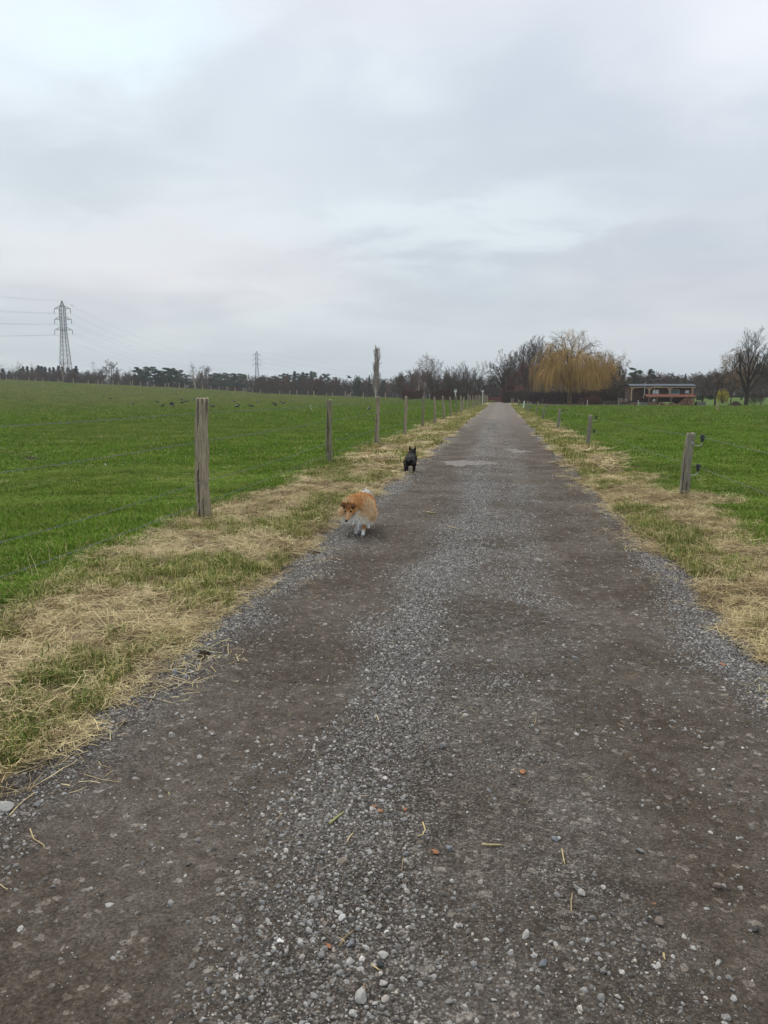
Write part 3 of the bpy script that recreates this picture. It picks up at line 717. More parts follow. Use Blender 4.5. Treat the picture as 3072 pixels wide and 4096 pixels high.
# little strips of baling tape hanging on the top wire
def strip_tag(x, y, z, lab):
    m = MB(); b = Vector((0, 0, 0))
    m.quad((0, -.004, 0), (0, .004, 0), (.012, .006, -.05), (.010, -.002, -.05)); m.quad((.012, .006, -.05), (.010, -.002, -.05), (.03, .0, -.085), (.034, .006, -.085))
    m.quad((0, -.004, 0), (0, .004, 0), (.03, .012, -.035), (.03, .004, -.035))
    o = m.build('straw_wisp', M['white'], None, False, (x, y, z)); tag(o, lab, 'straw')
p1, p2 = PL[1], PL[2]
strip_tag(p1[0]+.062+(p2[0]-p1[0])*.72, p1[1]+(p2[1]-p1[1])*.72, gz(*p2)+1.235, 'pale wisp caught on the top barbed wire before the second post')

# right fence: low leaning posts, two wires on black insulators
BR = [(2729, 1999, 2761, 1732), (2348, 1785, 2361, 1661), (2230, 1718, 2237, 1637), (2171, 1679, 2176, 1621), (2143, 1663, 2151, 1606), (2116, 1648, 2122, 1609), (2105, 1645, 2110, 1607), (2093, 1635, 2096, 1604), (2079, 1622, 2080, 1602)]
fr = None; tops = []
ins_proto = None
def insulator_mesh():
    m = MB(); P = []
    for k in range(9):
        a = math.pi+math.pi*k/8; P.append((.055+.055*math.cos(a), 0, -.015+.038*math.sin(a)))
    m.tube(P, .0055, 6); return m.mesh('hook', M['steel'])
def ins_head():
    m = MB(); m.tube([(.11, 0, -.03), (.11, 0, .0), (.112, 0, .012), (.112, 0, .05)], [.022, .020, .027, .024], 10)
    m.tube([(.112, 0, .050), (.112, 0, .064)], [.029, .027], 10); m.box((.112, 0, .03), (.075, .014, .014)); return m.mesh('insulator_head', M['black_plastic'])
hook_me, head_me = insulator_mesh(), ins_head()
PR = []
for i, (bx, by, tx, ty) in enumerate(BR):
    b = gp(bx, by); D = math.hypot(b.x, b.y); t = at(tx, ty, D); h = t.z-b.z
    dr_ = Vector((t.x-b.x, t.y-b.y))*1.45; PR.append((b.x, b.y, b.z, h, dr_.x/h, dr_.y/h))
print('right posts', [tuple(round(v, 2) for v in p) for p in PR])
extra = [(2.2, 100.0, .75), (1.75, 112, .95), (1.7, 124, .85), (1.75, 136, .9)]
for x, y, h in extra: PR.append((x, y, gz(x, y), h, .0, 0))
# one post nearer than the frame shows
PR.insert(0, (2.62, .6, 0.0, .93, .06, 0))
fr = tag(empty('electric_fence', (PR[1][0], PR[1][1], 0)), 'low fence of leaning grey posts with two wires on black insulators', 'fence')
ox, oy = fr.location.x, fr.location.y
W = {0: [], 1: []}
for i, (x, y, z, h, lx, ly) in enumerate(PR):
    sq = i in (1, 2, 3)
    me = rough_post(60+i*5, h, .060 if i == 1 else (.056 if i < 5 else .062), M['post_r'] if i not in (5,) else M['post_green'], (lx, ly), square=sq, bulge=.03)
    if i == 8: me.materials[0] = M['white']
    po = link_mesh('post', me, fr, (x-ox, y-oy, z))
    if i == 1: po['label'] = 'square lichen covered post leaning outwards, standing closest'
    if i == 5: po['label'] = 'post with yellow green lichen on its top half'
    if i == 8: po['label'] = 'white painted post'
    for q, hh in enumerate((.80*h/.92, .40*h/.92)):
        e = (x+lx*hh+.045, y+ly*hh, z+hh)
        if i < 8:
            hk = link_mesh('hook', hook_me, po); hk.location = (lx*hh+.035, ly*hh, hh); 
            hd = link_mesh('insulator', head_me, po); hd.location = (lx*hh+.035, ly*hh, hh+.03)
            if i == 1:
                bolt = MB().tube([(0, -.075, 0), (0, -.05, 0)], [.016, .018], 8).build('bolt', M['steel'], po) if q == 0 else None
                if bolt: bolt.location = (lx*(hh), ly*hh, hh-.01)
        W[q].append((e[0]+.10-ox, e[1]-oy, e[2]+.055))
for q in (0, 1): barbed('wire', W[q], fr, .03, .0020, 34, barbs=False)
# diagonal brace between the far posts
br = PR[10]; br2 = PR[9]
MB().bar((br[0]-ox, br[1]-oy, br[2]+.85), (br2[0]-ox+.1, br2[1]-oy+4, br2[2]+.25), .08).build('brace', M['post'], fr)

# fence along the crest of the high meadow
def crest_pt(px_):
    d = ray(px_, 1580); best = None
    for k in range(1500, 3300):
        t = k*.1; x, y = d.x*t, d.y*t
        if y >= float(crest_y(x))-2: return (x, y)
    return (x, y)
cps = [10, 60, 127, 250, 302, 365, 490, 615, 737, 820, 855, 945, 988, 1085, 1105, 1170, 1228, 1285, 1375, 1402, 1487, 1537, 1622]
cps = [c/2.074 for c in cps]+[700+c/2.765 for c in (307, 402, 487, 579, 667, 755, 862, 946, 1155, 1269, 1347, 1470, 1535)]+[1200+c/2.765 for c in (153, 294, 360, 498, 558, 696, 940)]
cps = [-40, -22]+sorted(cps)
cf = [crest_pt(c) for c in cps]
ce = tag(empty('field_fence', (cf[0][0], cf[0][1], 0)), 'distant post and wire fence along the crest of the high meadow', 'fence')
cx, cyy = cf[0]
posts_c = [rough_post(200+i, 1.0, .10, M['oak'], below=.6) for i in range(3)]
for i, (x, y) in enumerate(cf):
    o = link_mesh('post', posts_c[i % 3], ce, (x-cx, y-cyy, gz(x, y))); o.scale = (1, 1, random.uniform(1.25, 1.85)); o.rotation_euler = (0, random.gauss(0, .04), 0)
for hh in (.55, 1.0):
    m = MB(); m.tube([(x-cx, y-cyy, gz(x, y)+hh) for x, y in cf], .006, 3, False); m.build('wire', M['wire'], ce)
# ------------------------------------------------------------------ trees
def _perp(d, az):
    u = d.orthogonal().normalized(); v = d.cross(u); return u*math.cos(az)+v*math.sin(az)
def bare(seed, H=10., R=.16, clear=.22, ang=(50, 42, 40, 38), nch=(9, 6, 5, 4), ratio=(.62, .55, .5, .5), up=.25, wob=.16, trunkL=.75, lean=(0, 0), twig=.014, droop=0., multi=0, spread=25, base_pow=1.0):
    r = random.Random(seed); T = MB(); C = MB(); U = Vector((0, 0, 1))
    def grow(p, d, L_, rad, lev):
        n = 6 if lev == 0 else (4 if lev == 1 else (3 if lev == 2 else 2)); P = [p.copy()]; D_ = [d.copy()]
        for i in range(n):
            g = Vector((r.gauss(0, 1), r.gauss(0, 1), r.gauss(0, 1)))*wob*(.5 if lev == 0 else 1)
            d = (d+g+U*(up if lev > 0 else .12)*(.5)-U*(droop if lev >= 3 else 0)).normalized(); p = p+d*(L_/n); P.append(p.copy()); D_.append(d.copy())
        rs = [max(rad*(1-.75*i/n), twig*.6) for i in range(n+1)]
        if lev <= 1: T.tube(P, rs, 6 if lev == 0 else 4, False)
        elif lev == 2: C.tube(P, rs, 3, False)
        else:
            C.tube([P[0], P[-1]] if lev >= 4 else P, [twig, twig*.45] if lev >= 4 else [twig*1.3]+[twig]*(n-1)+[twig*.6], 3, False)
        if lev >= len(nch): return
        k = nch[lev]
        for j in range(k):
            t = (clear+(1-clear)*((j+r.random())/k)**base_pow) if lev == 0 else .2+.8*(j+r.random())/k
            t = min(t, 1.); f = t*n; i = min(int(f), n-1); q = P[i].lerp(P[i+1], f-i); dd = D_[min(i+1, n)]
            a = math.radians(ang[lev]*r.uniform(.7, 1.25))*(1-.35*t if lev == 0 else 1)
            nd_ = (dd*math.cos(a)+_perp(dd, r.uniform(0, 6.28) if lev else (j*2.4+r.uniform(-.5, .5)))*math.sin(a)).normalized()
            Ln = L_*ratio[lev]*(1.15-.5*t)*r.uniform(.75, 1.2)
            grow(q, nd_, Ln, rs[i]*.55, lev+1)
    if multi:
        for j in range(multi):
            az = j*2.4; a = math.radians(spread*r.uniform(.15, 1.1)); d = Vector((math.sin(a)*math.cos(az), math.sin(a)*math.sin(az), math.cos(a)))
            grow(Vector((.1*math.cos(az), .1*math.sin(az), -.2)), d, H*trunkL*r.uniform(.75, 1.05), R*r.uniform(.5, 1), 0)
    else: grow(Vector((0, 0, -.3)), Vector((lean[0], lean[1], 1)).normalized(), H*trunkL, R, 0)
    return T, C
def fin(T, C, mt, mc, H):
    top = max([v[2] for v in C.v]+[v[2] for v in T.v]); s = H/top
    T.v = [(a*s, b*s, c*s) for a, b, c in T.v]; C.v = [(a*s, b*s, c*s) for a, b, c in C.v]
    return T.mesh('trunk', M[mt]), C.mesh('crown', M[mc])
def willow(seed, H, Rw, nst=4600):
    r = random.Random(seed); T = MB(); C = MB(); tips = []
    T.tube([(0, 0, -.3), (.05, 0, 1.2), (.15, .05, 2.6)], [.48, .40, .36], 8, False)
    for j in range(16):        # bare arching limbs breaking out of the curtain on top
        az = j*2.4; p = Vector((.1, 0, H*.45)); d = Vector((math.cos(az)*.7, math.sin(az)*.7, 1)).normalized(); P = [p.copy()]
        for i in range(6):
            d = (d+Vector((r.gauss(0, .2), r.gauss(0, .2), .12-.09*i))).normalized(); p = p+d*H*r.uniform(.075, .095); P.append(p.copy())
            for k in range(5):
                q = p.copy(); d2 = (d+Vector((r.gauss(0, .8), r.gauss(0, .8), r.gauss(.1, .4)))).normalized(); Q = [q.copy()]
                for s_ in range(4): d2 = (d2+Vector((r.gauss(0, .25), r.gauss(0, .25), -.22*s_+.1))).normalized(); q = q+d2*.34; Q.append(q.copy())
                T.tube(Q, [.022, .018, .014, .011, .008], 3, False)
        T.tube(P, [.10, .08, .06, .045, .032, .024, .016], 4, False)
    for j in range(11):
        az = j*2.4+r.uniform(-.3, .3); el = r.uniform(.5, 1.25); p = Vector((.1, 0, 2.0+r.random()*.8)); d = Vector((math.cos(az)*math.cos(el), math.sin(az)*math.cos(el), math.sin(el)))
        P = [p.copy()]; L_ = H*r.uniform(.50, .72)
        for i in range(7):
            d = (d+Vector((r.gauss(0, .22), r.gauss(0, .22), .12-.045*i))).normalized(); p = p+d*L_/7; P.append(p.copy())
        T.tube(P, [.15*(1-.12*i) for i in range(8)], 5, False)
        for i in range(2, 8):
            for k in range(3):
                az2 = r.uniform(0, 6.28); q = P[i].copy(); d2 = Vector((math.cos(az2), math.sin(az2), r.uniform(.1, .9))).normalized(); Q = [q.copy()]
                for s in range(5):
                    d2 = (d2+Vector((r.gauss(0, .22), r.gauss(0, .22), -.12*s+.08))).normalized(); q = q+d2*r.uniform(.35, .6); Q.append(q.copy())
                T.tube(Q, [.045, .038, .03, .024, .018, .012], 3, False)
                for s in range(1, 6): tips.append((Q[s], d2))
    hub = None
    for i in range(nst):
        if hub is not None and i % 16: q, d, kk = hub; q = q+Vector((r.gauss(0, .16), r.gauss(0, .16), r.gauss(0, .10)))
        elif r.random() < .55:
            az_ = r.uniform(0, 6.28); rr_ = Rw*math.sqrt(r.uniform(.05, 1)); q = Vector((rr_*math.cos(az_), rr_*math.sin(az_), H*(.86-.34*(rr_/Rw)**2.2)*r.uniform(.66, 1.0)*(1+.15*math.sin(az_*3+1)+.09*math.sin(az_*7+rr_)))); d = Vector((math.cos(az_), math.sin(az_), .2))
        else: q, d = r.choice(tips)
        if i % 16 == 0: hub = (q, d, r.uniform(.12, .8)); kk = hub[2]
        p = q+Vector((r.gauss(0, .1), r.gauss(0, .1), r.gauss(0, .08))); d = (Vector((d.x, d.y, 0))*.5+Vector((r.gauss(0, .5), r.gauss(0, .5), r.uniform(.1, .9)))).normalized()
        hz = p.z; L_ = min(kk*r.uniform(.7, 1.1)*H*.62, max(hz-1.3, .4)); 
        if hz > H*.8 and r.random() < .6: L_ *= .4
        P = [p.copy()]; n = 6
        for k in range(n):
            d = (d+Vector((r.gauss(0, .06), r.gauss(0, .06), -.75))).normalized(); p = p+d*L_/n; P.append(p.copy())
        wv = .019; u = Vector((math.cos(i), math.sin(i), 0))*wv; b = len(C.v)
        for k, q2 in enumerate(P): C.v += [tuple(q2-u*(1-.08*k)), tuple(q2+u*(1-.08*k))]
        for k in range(n): C.f.append((b+2*k, b+2*k+1, b+2*k+3, b+2*k+2))
    return T, C
def spruce(seed, H=12., R=2.3, n=18, w0=.19):
    r = random.Random(seed); T = MB(); C = MB(); T.tube([(0, 0, -.3), (0, 0, H*.5), (0, 0, H)], [.2, .12, .02], 5, False)
    lev = 17
    for i in range(lev*9):
        t = min(1, ((i+r.random())/(lev*9))); z = H*(.08+.91*t); rad = R*1.45*(1-t)**1.15*r.uniform(.55, 1.1)+.10
        for k in range(1):
            az = r.uniform(0, 6.28); L_ = rad*r.uniform(.6, 1.1); tip = Vector((math.cos(az)*L_, math.sin(az)*L_, z-L_*.28+.18*H/12))
            root = Vector((0, 0, z))
            for s in range(n):
                u = .15+.85*r.random(); q = root.lerp(tip, u); q.z += -.1*math.sin(u*3)
                v = Vector((r.gauss(0, 1), r.gauss(0, 1), r.gauss(-.5, .5))).normalized()*r.uniform(.2, .5)*(.6+.4*(1-t)); wd = v.orthogonal().normalized()*w0
                C.tri(q-wd, q+wd, q+v)
    return T, C
def pine(seed, H=12., R=3., clear=.45, nl=11, dens=130):
    r = random.Random(seed); T = MB(); C = MB(); P = [Vector((0, 0, -.3))]; d = Vector((0, 0, 1)); p = P[0]
    for i in range(6): d = (d+Vector((r.gauss(0, .07), r.gauss(0, .07), .2))).normalized(); p = p+d*H*.155; P.append(p.copy())
    T.tube(P, [.2, .19, .17, .15, .12, .09, .05], 6, False)
    for j in range(nl):
        t = clear+(1-clear)*(j+r.random()*.6)/nl; f = t*6; i = min(int(f), 5); q = P[i].lerp(P[i+1], f-i); az = j*2.4+r.uniform(-.4, .4)
        L_ = R*(1.15-.75*((t-clear)/(1-clear))**1.5)*r.uniform(.6, 1.1); e = q+Vector((math.cos(az)*L_, math.sin(az)*L_, L_*r.uniform(.15, .5)))
        T.tube([q, q.lerp(e, .5)+Vector((0, 0, .1)), e], [.07, .05, .03], 4, False)
        for c_ in range(3):
            c = q.lerp(e, (.55, .8, 1.)[c_])+Vector((r.gauss(0, .25), r.gauss(0, .25), .2)); rx = R*.30*r.uniform(.7, 1.2); rz = rx*.45
            for s in range(dens//2):
                v = Vector((r.gauss(0, 1), r.gauss(0, 1), r.gauss(0, 1))).normalized()*r.random()**.4; g = c+Vector((v.x*rx, v.y*rx, v.z*rz))
                u = Vector((r.gauss(0, 1), r.gauss(0, 1), r.gauss(.3, .6))).normalized()*r.uniform(.2, .45); wd = u.orthogonal().normalized()*.13
                C.tri(g-wd, g+wd, g+u)
    return T, C
def bush(seed, rx, ry, h, n, size, z0=.0, shell=.35, mat=None, twigs=0):
    r = random.Random(seed); C = MB(); T = MB()
    for j in range(6):
        az = j*1.1; T.tube([(0, 0, -.2), (rx*.3*math.cos(az), ry*.3*math.sin(az), h*.45), (rx*.6*math.cos(az), ry*.6*math.sin(az), h*.85)], [.05, .035, .02], 4, False)
    lob = [(Vector((r.uniform(-.55, .55)*rx, r.uniform(-.55, .55)*ry, h*r.uniform(.3, .72))), r.uniform(.35, .55)) for _ in range(9)]
    for i in range(n):
        c, s = r.choice(lob); v = Vector((r.gauss(0, 1), r.gauss(0, 1), r.gauss(0, 1))).normalized()*(r.random()**shell)
        g = c+Vector((v.x*rx*s, v.y*ry*s, v.z*h*s)); 
        if g.z < z0: g.z = z0+r.random()*.3*h
        u = Vector((r.gauss(0, 1), r.gauss(0, 1), r.gauss(0, .7))).normalized()*size*r.uniform(.6, 1.3); wd = u.orthogonal().normalized()*size*.4
        C.tri(g-wd, g+wd, g+u)
    for i in range(twigs):
        c, s = r.choice(lob); v = Vector((r.gauss(0, 1), r.gauss(0, 1), abs(r.gauss(0, 1)))).normalized(); g = c*.5; e = c+Vector((v.x*rx*s, v.y*ry*s, v.z*h*s))*1.15
        C.tube([g, g.lerp(e, .6)+Vector((0, 0, .1)), e], [.02, .014, .008], 3, False)
    return T, C
TREES = {}
def proto(key, TC, mt, mc, H=10.): TREES[key] = (*fin(*TC, mt, mc, H), H)
def tree(key, px_, D, top=None, name='bare_tree', label='', cat='tree', group=None, ws=1.0, H=None, base=None, rz=None, dx=0):
    d = ray(px_, 1580); x, y = d.x*D, d.y*D; z = gz(x, y) if base is None else base
    if H is None: H = at(px_, top, D).z-z
    t, c, H0 = TREES[key]; s = H/H0
    e = tag(empty(name, (x, y, z), random.uniform(0, 6.28) if rz is None else rz), label, cat, group)
    e.scale = (s*ws, s*ws, s)
    link_mesh('trunk', t, e); link_mesh('crown', c, e); return e
proto('oak', bare(1, 10, .26, .28, (55, 45, 42, 40), (11, 6, 6, 5), (.62, .52, .5, .5), .28, .17, .72, twig=.018), 'bark', 'twig')
proto('oak2', bare(2, 10, .24, .18, (52, 42, 40, 40), (12, 7, 5, 5), (.62, .55, .5, .5), .32, .16, .70, twig=.016), 'bark', 'twig')
proto('round', bare(3, 10, .22, .10, (60, 40, 38, 36), (16, 7, 5, 4), (.68, .5, .5, .5), .30, .12, .62, twig=.017), 'bark', 'twig')
proto('wood1', bare(4, 10, .16, .2, (42, 38, 38, 38), (15, 8, 6, 3), (.5, .5, .5, .5), .35, .13, .85, twig=.022), 'bark', 'twig')
proto('wood2', bare(5, 10, .15, .12, (46, 38, 38, 38), (15, 8, 6, 3), (.52, .5, .5, .5), .35, .13, .82, twig=.022), 'bark_dark', 'twig_dark')
proto('wood3', bare(6, 10, .14, .10, (46, 38, 38, 38), (15, 8, 6, 3), (.55, .5, .5, .5), .3, .14, .8, twig=.022), 'bark', 'twig_red')
proto('pale', bare(8, 10, .17, .18, (35, 36, 38, 38), (9, 6, 5, 4), (.6, .5, .5, .5), .38, .15, .8, twig=.014), 'bark_pale', 'twig_pale')
proto('poplar', bare(9, 10, .14, .05, (26, 20, 20), (34, 9, 6), (.30, .5, .5), .45, .07, .97, twig=.020), 'bark_pale', 'twig_pale')
proto('birch', bare(10, 10, .13, .30, (38, 36, 38, 30), (12, 6, 5, 5), (.60, .5, .5, .6), .34, .13, .78, twig=.012, droop=.35), 'bark_white', 'twig_birch')
proto('multi', bare(11, 10, .10, .25, (30, 30, 32), (7, 7, 6), (.45, .5, .5), .2, .10, .95, twig=.016, multi=17, spread=52), 'bark_dark', 'twig')
proto('shrub', bare(12, 4, .04, .2, (32, 34, 34), (7, 6, 5), (.5, .5, .5), .2, .12, .95, twig=.010, multi=16, spread=45), 'bark', 'twig')
proto('arch', bare(13, 10, .22, .12, (58, 40, 38, 36), (14, 7, 5, 4), (.72, .52, .5, .5), .05, .13, .60, lean=(-.22, 0), twig=.017), 'bark_dark', 'twig_dark')
proto('upright', bare(14, 10, .15, .08, (40, 28, 28, 26), (16, 8, 6, 4), (.66, .55, .5, .5), .42, .09, .80, twig=.014), 'bark', 'twig')
proto('apple', bare(15, 5, .13, .30, (62, 50, 46, 44), (9, 6, 5, 4), (.72, .55, .5, .5), .12, .24, .62, twig=.012), 'bark_dark', 'twig')
proto('bigtree', bare(16, 11, .36, .20, (42, 38, 40, 40), (12, 7, 6, 5), (.74, .5, .48, .5), .40, .13, .66, twig=.014), 'bark_dark', 'twig_dark')
proto('tan', bare(17, 9, .2, .15, (50, 42, 40, 30), (12, 7, 6, 5), (.7, .52, .5, .7), .2, .16, .7, twig=.013, droop=.5), 'bark', 'twig_tan')
TREES['willow'] = (*fin(*willow(3, 12, 6), 'bark_willow', 'willow', 12.), 12.)
for i in range(2): proto('spruce%d' % i, spruce(20+i), 'bark_dark', 'spruce', 12.)
for i in range(3): proto('pine%d' % i, pine(30+i, nl=12+i), 'bark', 'pine', 12.)
proto('bluespruce', spruce(25, 8, 3.0, 26, .12), 'bark_dark', 'bluespruce', 8.)
proto('ivy', bush(26, 3., 3., 8, 5000, .35), 'bark_dark', 'pine', 8.)
proto('laurel', bush(27, 1.6, 1.2, 1.8, 2600, .14), 'bark_dark', 'laurel', 1.8)
proto('yellowbush', bush(28, 1.2, 1.2, 2.6, 2600, .10, twigs=60), 'bark', 'yellow', 2.6)
proto('redbush', bush(29, 1.9, 1.6, 3.6, 4200, .13, twigs=120), 'bark_dark', 'beech', 3.6)
proto('wildbush', bare(41, 3, .04, .05, (40, 40, 38), (9, 6, 6), (.5, .5, .5), .15, .16, .95, twig=.013, multi=12, spread=62), 'bark_dark', 'twig_red')

# -- far wood behind the high meadow
G1 = 'spruces of the hazy wood behind the high meadow'
for i, (x, t) in enumerate([(18, 1464), (44, 1478), (88, 1468), (99, 1463), (116, 1460), (134, 1464), (150, 1470), (160, 1462), (173, 1459), (187, 1466), (205, 1462), (220, 1468), (241, 1464), (256, 1466), (278, 1468), (290, 1470), (301, 1473), (311, 1466)]):
    tree('spruce%d' % (i % 2), x, 352+random.uniform(-8, 12), t+random.uniform(-3, 9), 'spruce_tree', 'dark spruce in the hazy wood behind the high meadow near the tall pylon', 'tree', G1, random.uniform(1.7, 2.4))
G2 = 'brown bare trees in front of the spruces'
for i, x in enumerate(range(-30, 330, 13)):
    tree(('wood1', 'wood2', 'wood3')[i % 3], x+random.uniform(-4, 4), 318+random.uniform(-8, 14), 1484+random.uniform(-6, 12), 'bare_tree', 'brown leafless tree in the dense wood row around the tall pylon', 'tree', G2, 1.7)
tree('pale', 68, 312, 1436, label='tall thin pale tree with a mistletoe clump, standing above the spruces', ws=.7)
tree('pale', 120, 330, 1446, label='faint pale tree just beside the mistletoe tree', ws=.8)
tree('pale', 254, 298, 1438, label='pale barked tree standing in front of the tall pylon', ws=.75)
tree('wood2', -20, 315, 1462, label='leafless tree at the very end of the hazy wood', ws=1.0)
d = at(68, 1496, 311); mb = MB()
for k, (a, b, s) in enumerate(((0, 0, .9), (1.1, .9, .6), (.8, -.6, .7))):
    for q in range(160):
        v = Vector((random.gauss(0, 1), random.gauss(0, 1), random.gauss(0, 1))).normalized()*s*random.random()**.5; g = Vector((a, 0, b))+v; u = v.orthogonal().normalized()*.14
        mb.tri(g-u, g+u, g+v*.3)
tag(mb.build('mistletoe', M['laurel'], None, False, d), 'dark mistletoe clump hanging in the tall pale tree', 'mistletoe')
for x, D, t, k, ws, lb in [(452, 288, 1434, 'oak', 1.25, 'wide domed leafless oak at the crest between pylon and pines'), (405, 300, 1470, 'oak2', 1.1, 'low leafless tree touching the domed oak'),
        (360, 300, 1478, 'multi', 1.0, 'low spreading bare tree in front of the faint third pylon'), (505, 305, 1490, 'multi', .9, 'bare bushy tree under the domed oak'),
        (545, 320, 1466, 'pale', 1.0, 'leafless greyish tree just before the dark pines'), (525, 312, 1486, 'wood2', 1.2, 'thin leafless tree between domed oak and pines'),
        (780, 272, 1444, 'pale', .95, 'many stemmed pale tree standing out before the pines'), (828, 285, 1459, 'oak2', 1.0, 'leafless tree touching the many stemmed pale tree'),
        (805, 300, 1480, 'oak', 1.0, 'dark leafless tree behind the many stemmed pale tree'),
        (1002, 268, 1492, 'oak', 1.15, 'round leafless oak under the second pylon'), (1092, 262, 1503, 'round', .95, 'fan shaped leafless tree after the round oak'),
        (1165, 262, 1545, 'wildbush', 1.3, 'low reddish thicket beside the round blue conifer'),
        (1258, 258, 1508, 'wood3', 1.4, 'brownish leafless tree right of the round blue conifer'), (1330, 250, 1512, 'round', 1.1, 'spreading leafless tree standing free at the crest'),
        (1290, 262, 1525, 'wood2', 1.3, 'dense brown leafless tree between two spreading ones')]:
    tree(k, x, D, t, label=lb, ws=ws)
G3 = 'dark pines on the crest'
for i, (x, t) in enumerate([(562, 1466), (585, 1472), (604, 1464), (636, 1473), (660, 1468), (684, 1470), (712, 1476), (738, 1478), (868, 1490), (902, 1488), (925, 1492), (950, 1492), (972, 1494), (850, 1496), (700, 1482), (648, 1480)]):
    tree('pine%d' % (i % 3), x, 300+random.uniform(-6, 18), t, 'pine_tree', 'dark flat topped pine in the row on the crest', 'tree', G3, 1.15)
G4 = 'leafless trees filling the wood behind the crest fence'
for i, x in enumerate(range(335, 1010, 17)):
    tree(('wood2', 'wood1', 'wood3')[i % 3], x+random.uniform(-5, 5), 316+random.uniform(-6, 20), np.interp(x, [335, 520, 900, 1010], [1484, 1490, 1498, 1502])+random.uniform(-7, 8), 'bare_tree', 'leafless tree in the dim wood behind the crest pines', 'tree', G4, 1.8)
G5 = 'conifers behind the second pylon'
for i, (x, t) in enumerate([(1040, 1502), (1058, 1500), (1075, 1503), (1098, 1500), (1112, 1500), (1130, 1490), (1152, 1488), (1160, 1492), (1180, 1482), (1198, 1483), (1213, 1483), (1222, 1486), (1246, 1480), (1254, 1484), (1284, 1494), (1303, 1488), (1345, 1505)]):
    tree(('spruce0', 'pine0', 'spruce1', 'pine2')[i % 4], x, 335+random.uniform(-6, 10), t+random.uniform(0, 8), 'conifer_tree', 'dark conifer in the group to the side of the second pylon', 'tree', G5, 2.1 if i % 2 == 0 else .85)
tree('bluespruce', 1197, 256, 1508, 'conifer_tree', 'round blue green conifer standing before the spruce group', ws=1.0)
tree('ivy', 1428, 236, 1498, 'evergreen_tree', 'dark green evergreen with a rounded top near the tall poplar', ws=.75)
tree('ivy', 1530, 250, 1512, 'evergreen_tree', 'dark evergreen half hidden just behind the tall poplar', ws=.7)
tree('spruce1', 1478, 262, 1500, 'spruce_tree', 'small dark spruce beside the tall poplar', ws=1.2)
G6 = 'leafless trees filling the wood beside the poplar'
for i, x in enumerate(range(1030, 1720, 17)):
    tree(('wood2', 'wood1', 'wood3', 'round')[i % 4], x+random.uniform(-5, 5), 262+random.uniform(-8, 24), np.interp(x, [1030, 1250, 1450, 1560, 1650, 1720], [1500, 1508, 1512, 1508, 1482, 1474])+random.uniform(-6, 9), 'bare_tree', 'leafless grey brown tree in the wood on both sides of the poplar', 'tree', G6, 1.8)
tree('poplar', 1502, 218, 1375, 'poplar_tree', 'tall narrow columnar poplar, bare and pale', ws=1.0)
# -- around the end of the track
tree('birch', 1694, 196, 1402, 'birch_tree', 'white stemmed birch with fine hanging twigs', ws=.95)
tree('birch', 1735, 205, 1418, 'birch_tree', 'second birch, greyer, close to the white stemmed one', ws=.8)
tree('birch', 1672, 190, 1462, 'birch_tree', 'thin leaning birch before the beech hedge', ws=.9)
tree('wood3', 1716, 186, 1470, label='dense brown tree at the foot of the birches', ws=1.3)
tree('multi', 1745, 182, 1476, label='brown bushy bare tree between birches and the round tree', ws=.8)
tree('wood3', 1655, 215, 1475, label='tangled brown tree just before the birches', ws=1.3)
tree('wood1', 1610, 220, 1484, label='thin leafless tree behind the end of the beech hedge', ws=1.2)
tree('wood2', 1580, 226, 1500, label='low dark leafless tree between poplar and hedge', ws=1.3)
tree('multi', 1862, 168, 1436, label='big round many stemmed bare tree beside the red gate', ws=1.0)
tree('multi', 1812, 178, 1458, label='bare many stemmed tree touching the big round one', ws=.7)
tree('wood2', 1905, 190, 1492, label='thin leafless tree right behind the round tree', ws=1.1)
tree('arch', 2028, 163, 1392, label='dark tree arching over the red gate', ws=1.0, rz=0.0)
tree('upright', 2052, 172, 1400, label='upright leafless tree behind the arching one', ws=1.0)
tree('wood3', 2075, 160, 1432, label='maroon twigged tree behind the copper beech shrub', ws=1.25)
tree('wood3', 2040, 176, 1452, label='second maroon twigged tree deeper in the garden', ws=1.3)
tree('upright', 2150, 152, 1338, label='dark dense tree with many upright branches next to the willow', ws=1.25)
tree('upright', 2105, 166, 1372, label='dark upright branched tree next in the row towards the gate', ws=1.0)
tree('round', 2200, 168, 1400, label='leafless tree half hidden behind the willow', ws=1.0)
G7 = 'leafless trees closing the view behind the gate'
for i, x in enumerate(range(1760, 2560, 26)):
    tree(('wood2', 'wood3', 'wood1')[i % 3], x+random.uniform(-6, 6), 212+random.uniform(-8, 20), np.interp(x, [1760, 1960, 2100, 2400, 2560], [1490, 1500, 1452, 1470, 1505])+random.uniform(-8, 8), 'bare_tree', 'leafless tree in the dim wood behind the garden hedge', 'tree', G7, 1.7)
tree('willow', 2278, 121, 1298, 'weeping_willow', 'large golden weeping willow with hanging twigs', ws=.86)
tree('willow', 2410, 136, 1385, 'weeping_willow', 'smaller willow behind and beside the large golden one', ws=.6)
tree('tan', 2462, 140, 1400, label='tan twigged leafless tree between willow and wagon', ws=.8)
tree('wood1', 2492, 132, 1455, label='thin leafless tree close before the wagon roof end', ws=1.1)
tree('multi', 2455, 126, 1500, label='low bare thicket tree behind the garden hedge beside the wagon', ws=.8)
tree('pine1', 2530, 178, 1468, 'pine_tree', 'single dark pine seen behind the wagon end', ws=.9)
G8 = 'leafless trees of the wood behind the wagon'
for i, x in enumerate(range(2520, 3100, 15)):
    tree(('wood1', 'wood3', 'wood2')[i % 3], x+random.uniform(-5, 5), 205+random.uniform(-10, 30), np.interp(x, [2520, 2600, 2750, 2860, 3100], [1488, 1486, 1500, 1484, 1440])+random.uniform(-8, 10), 'bare_tree', 'leafless tree in the brown wood behind the roofed wagon', 'tree', G8, 1.8)
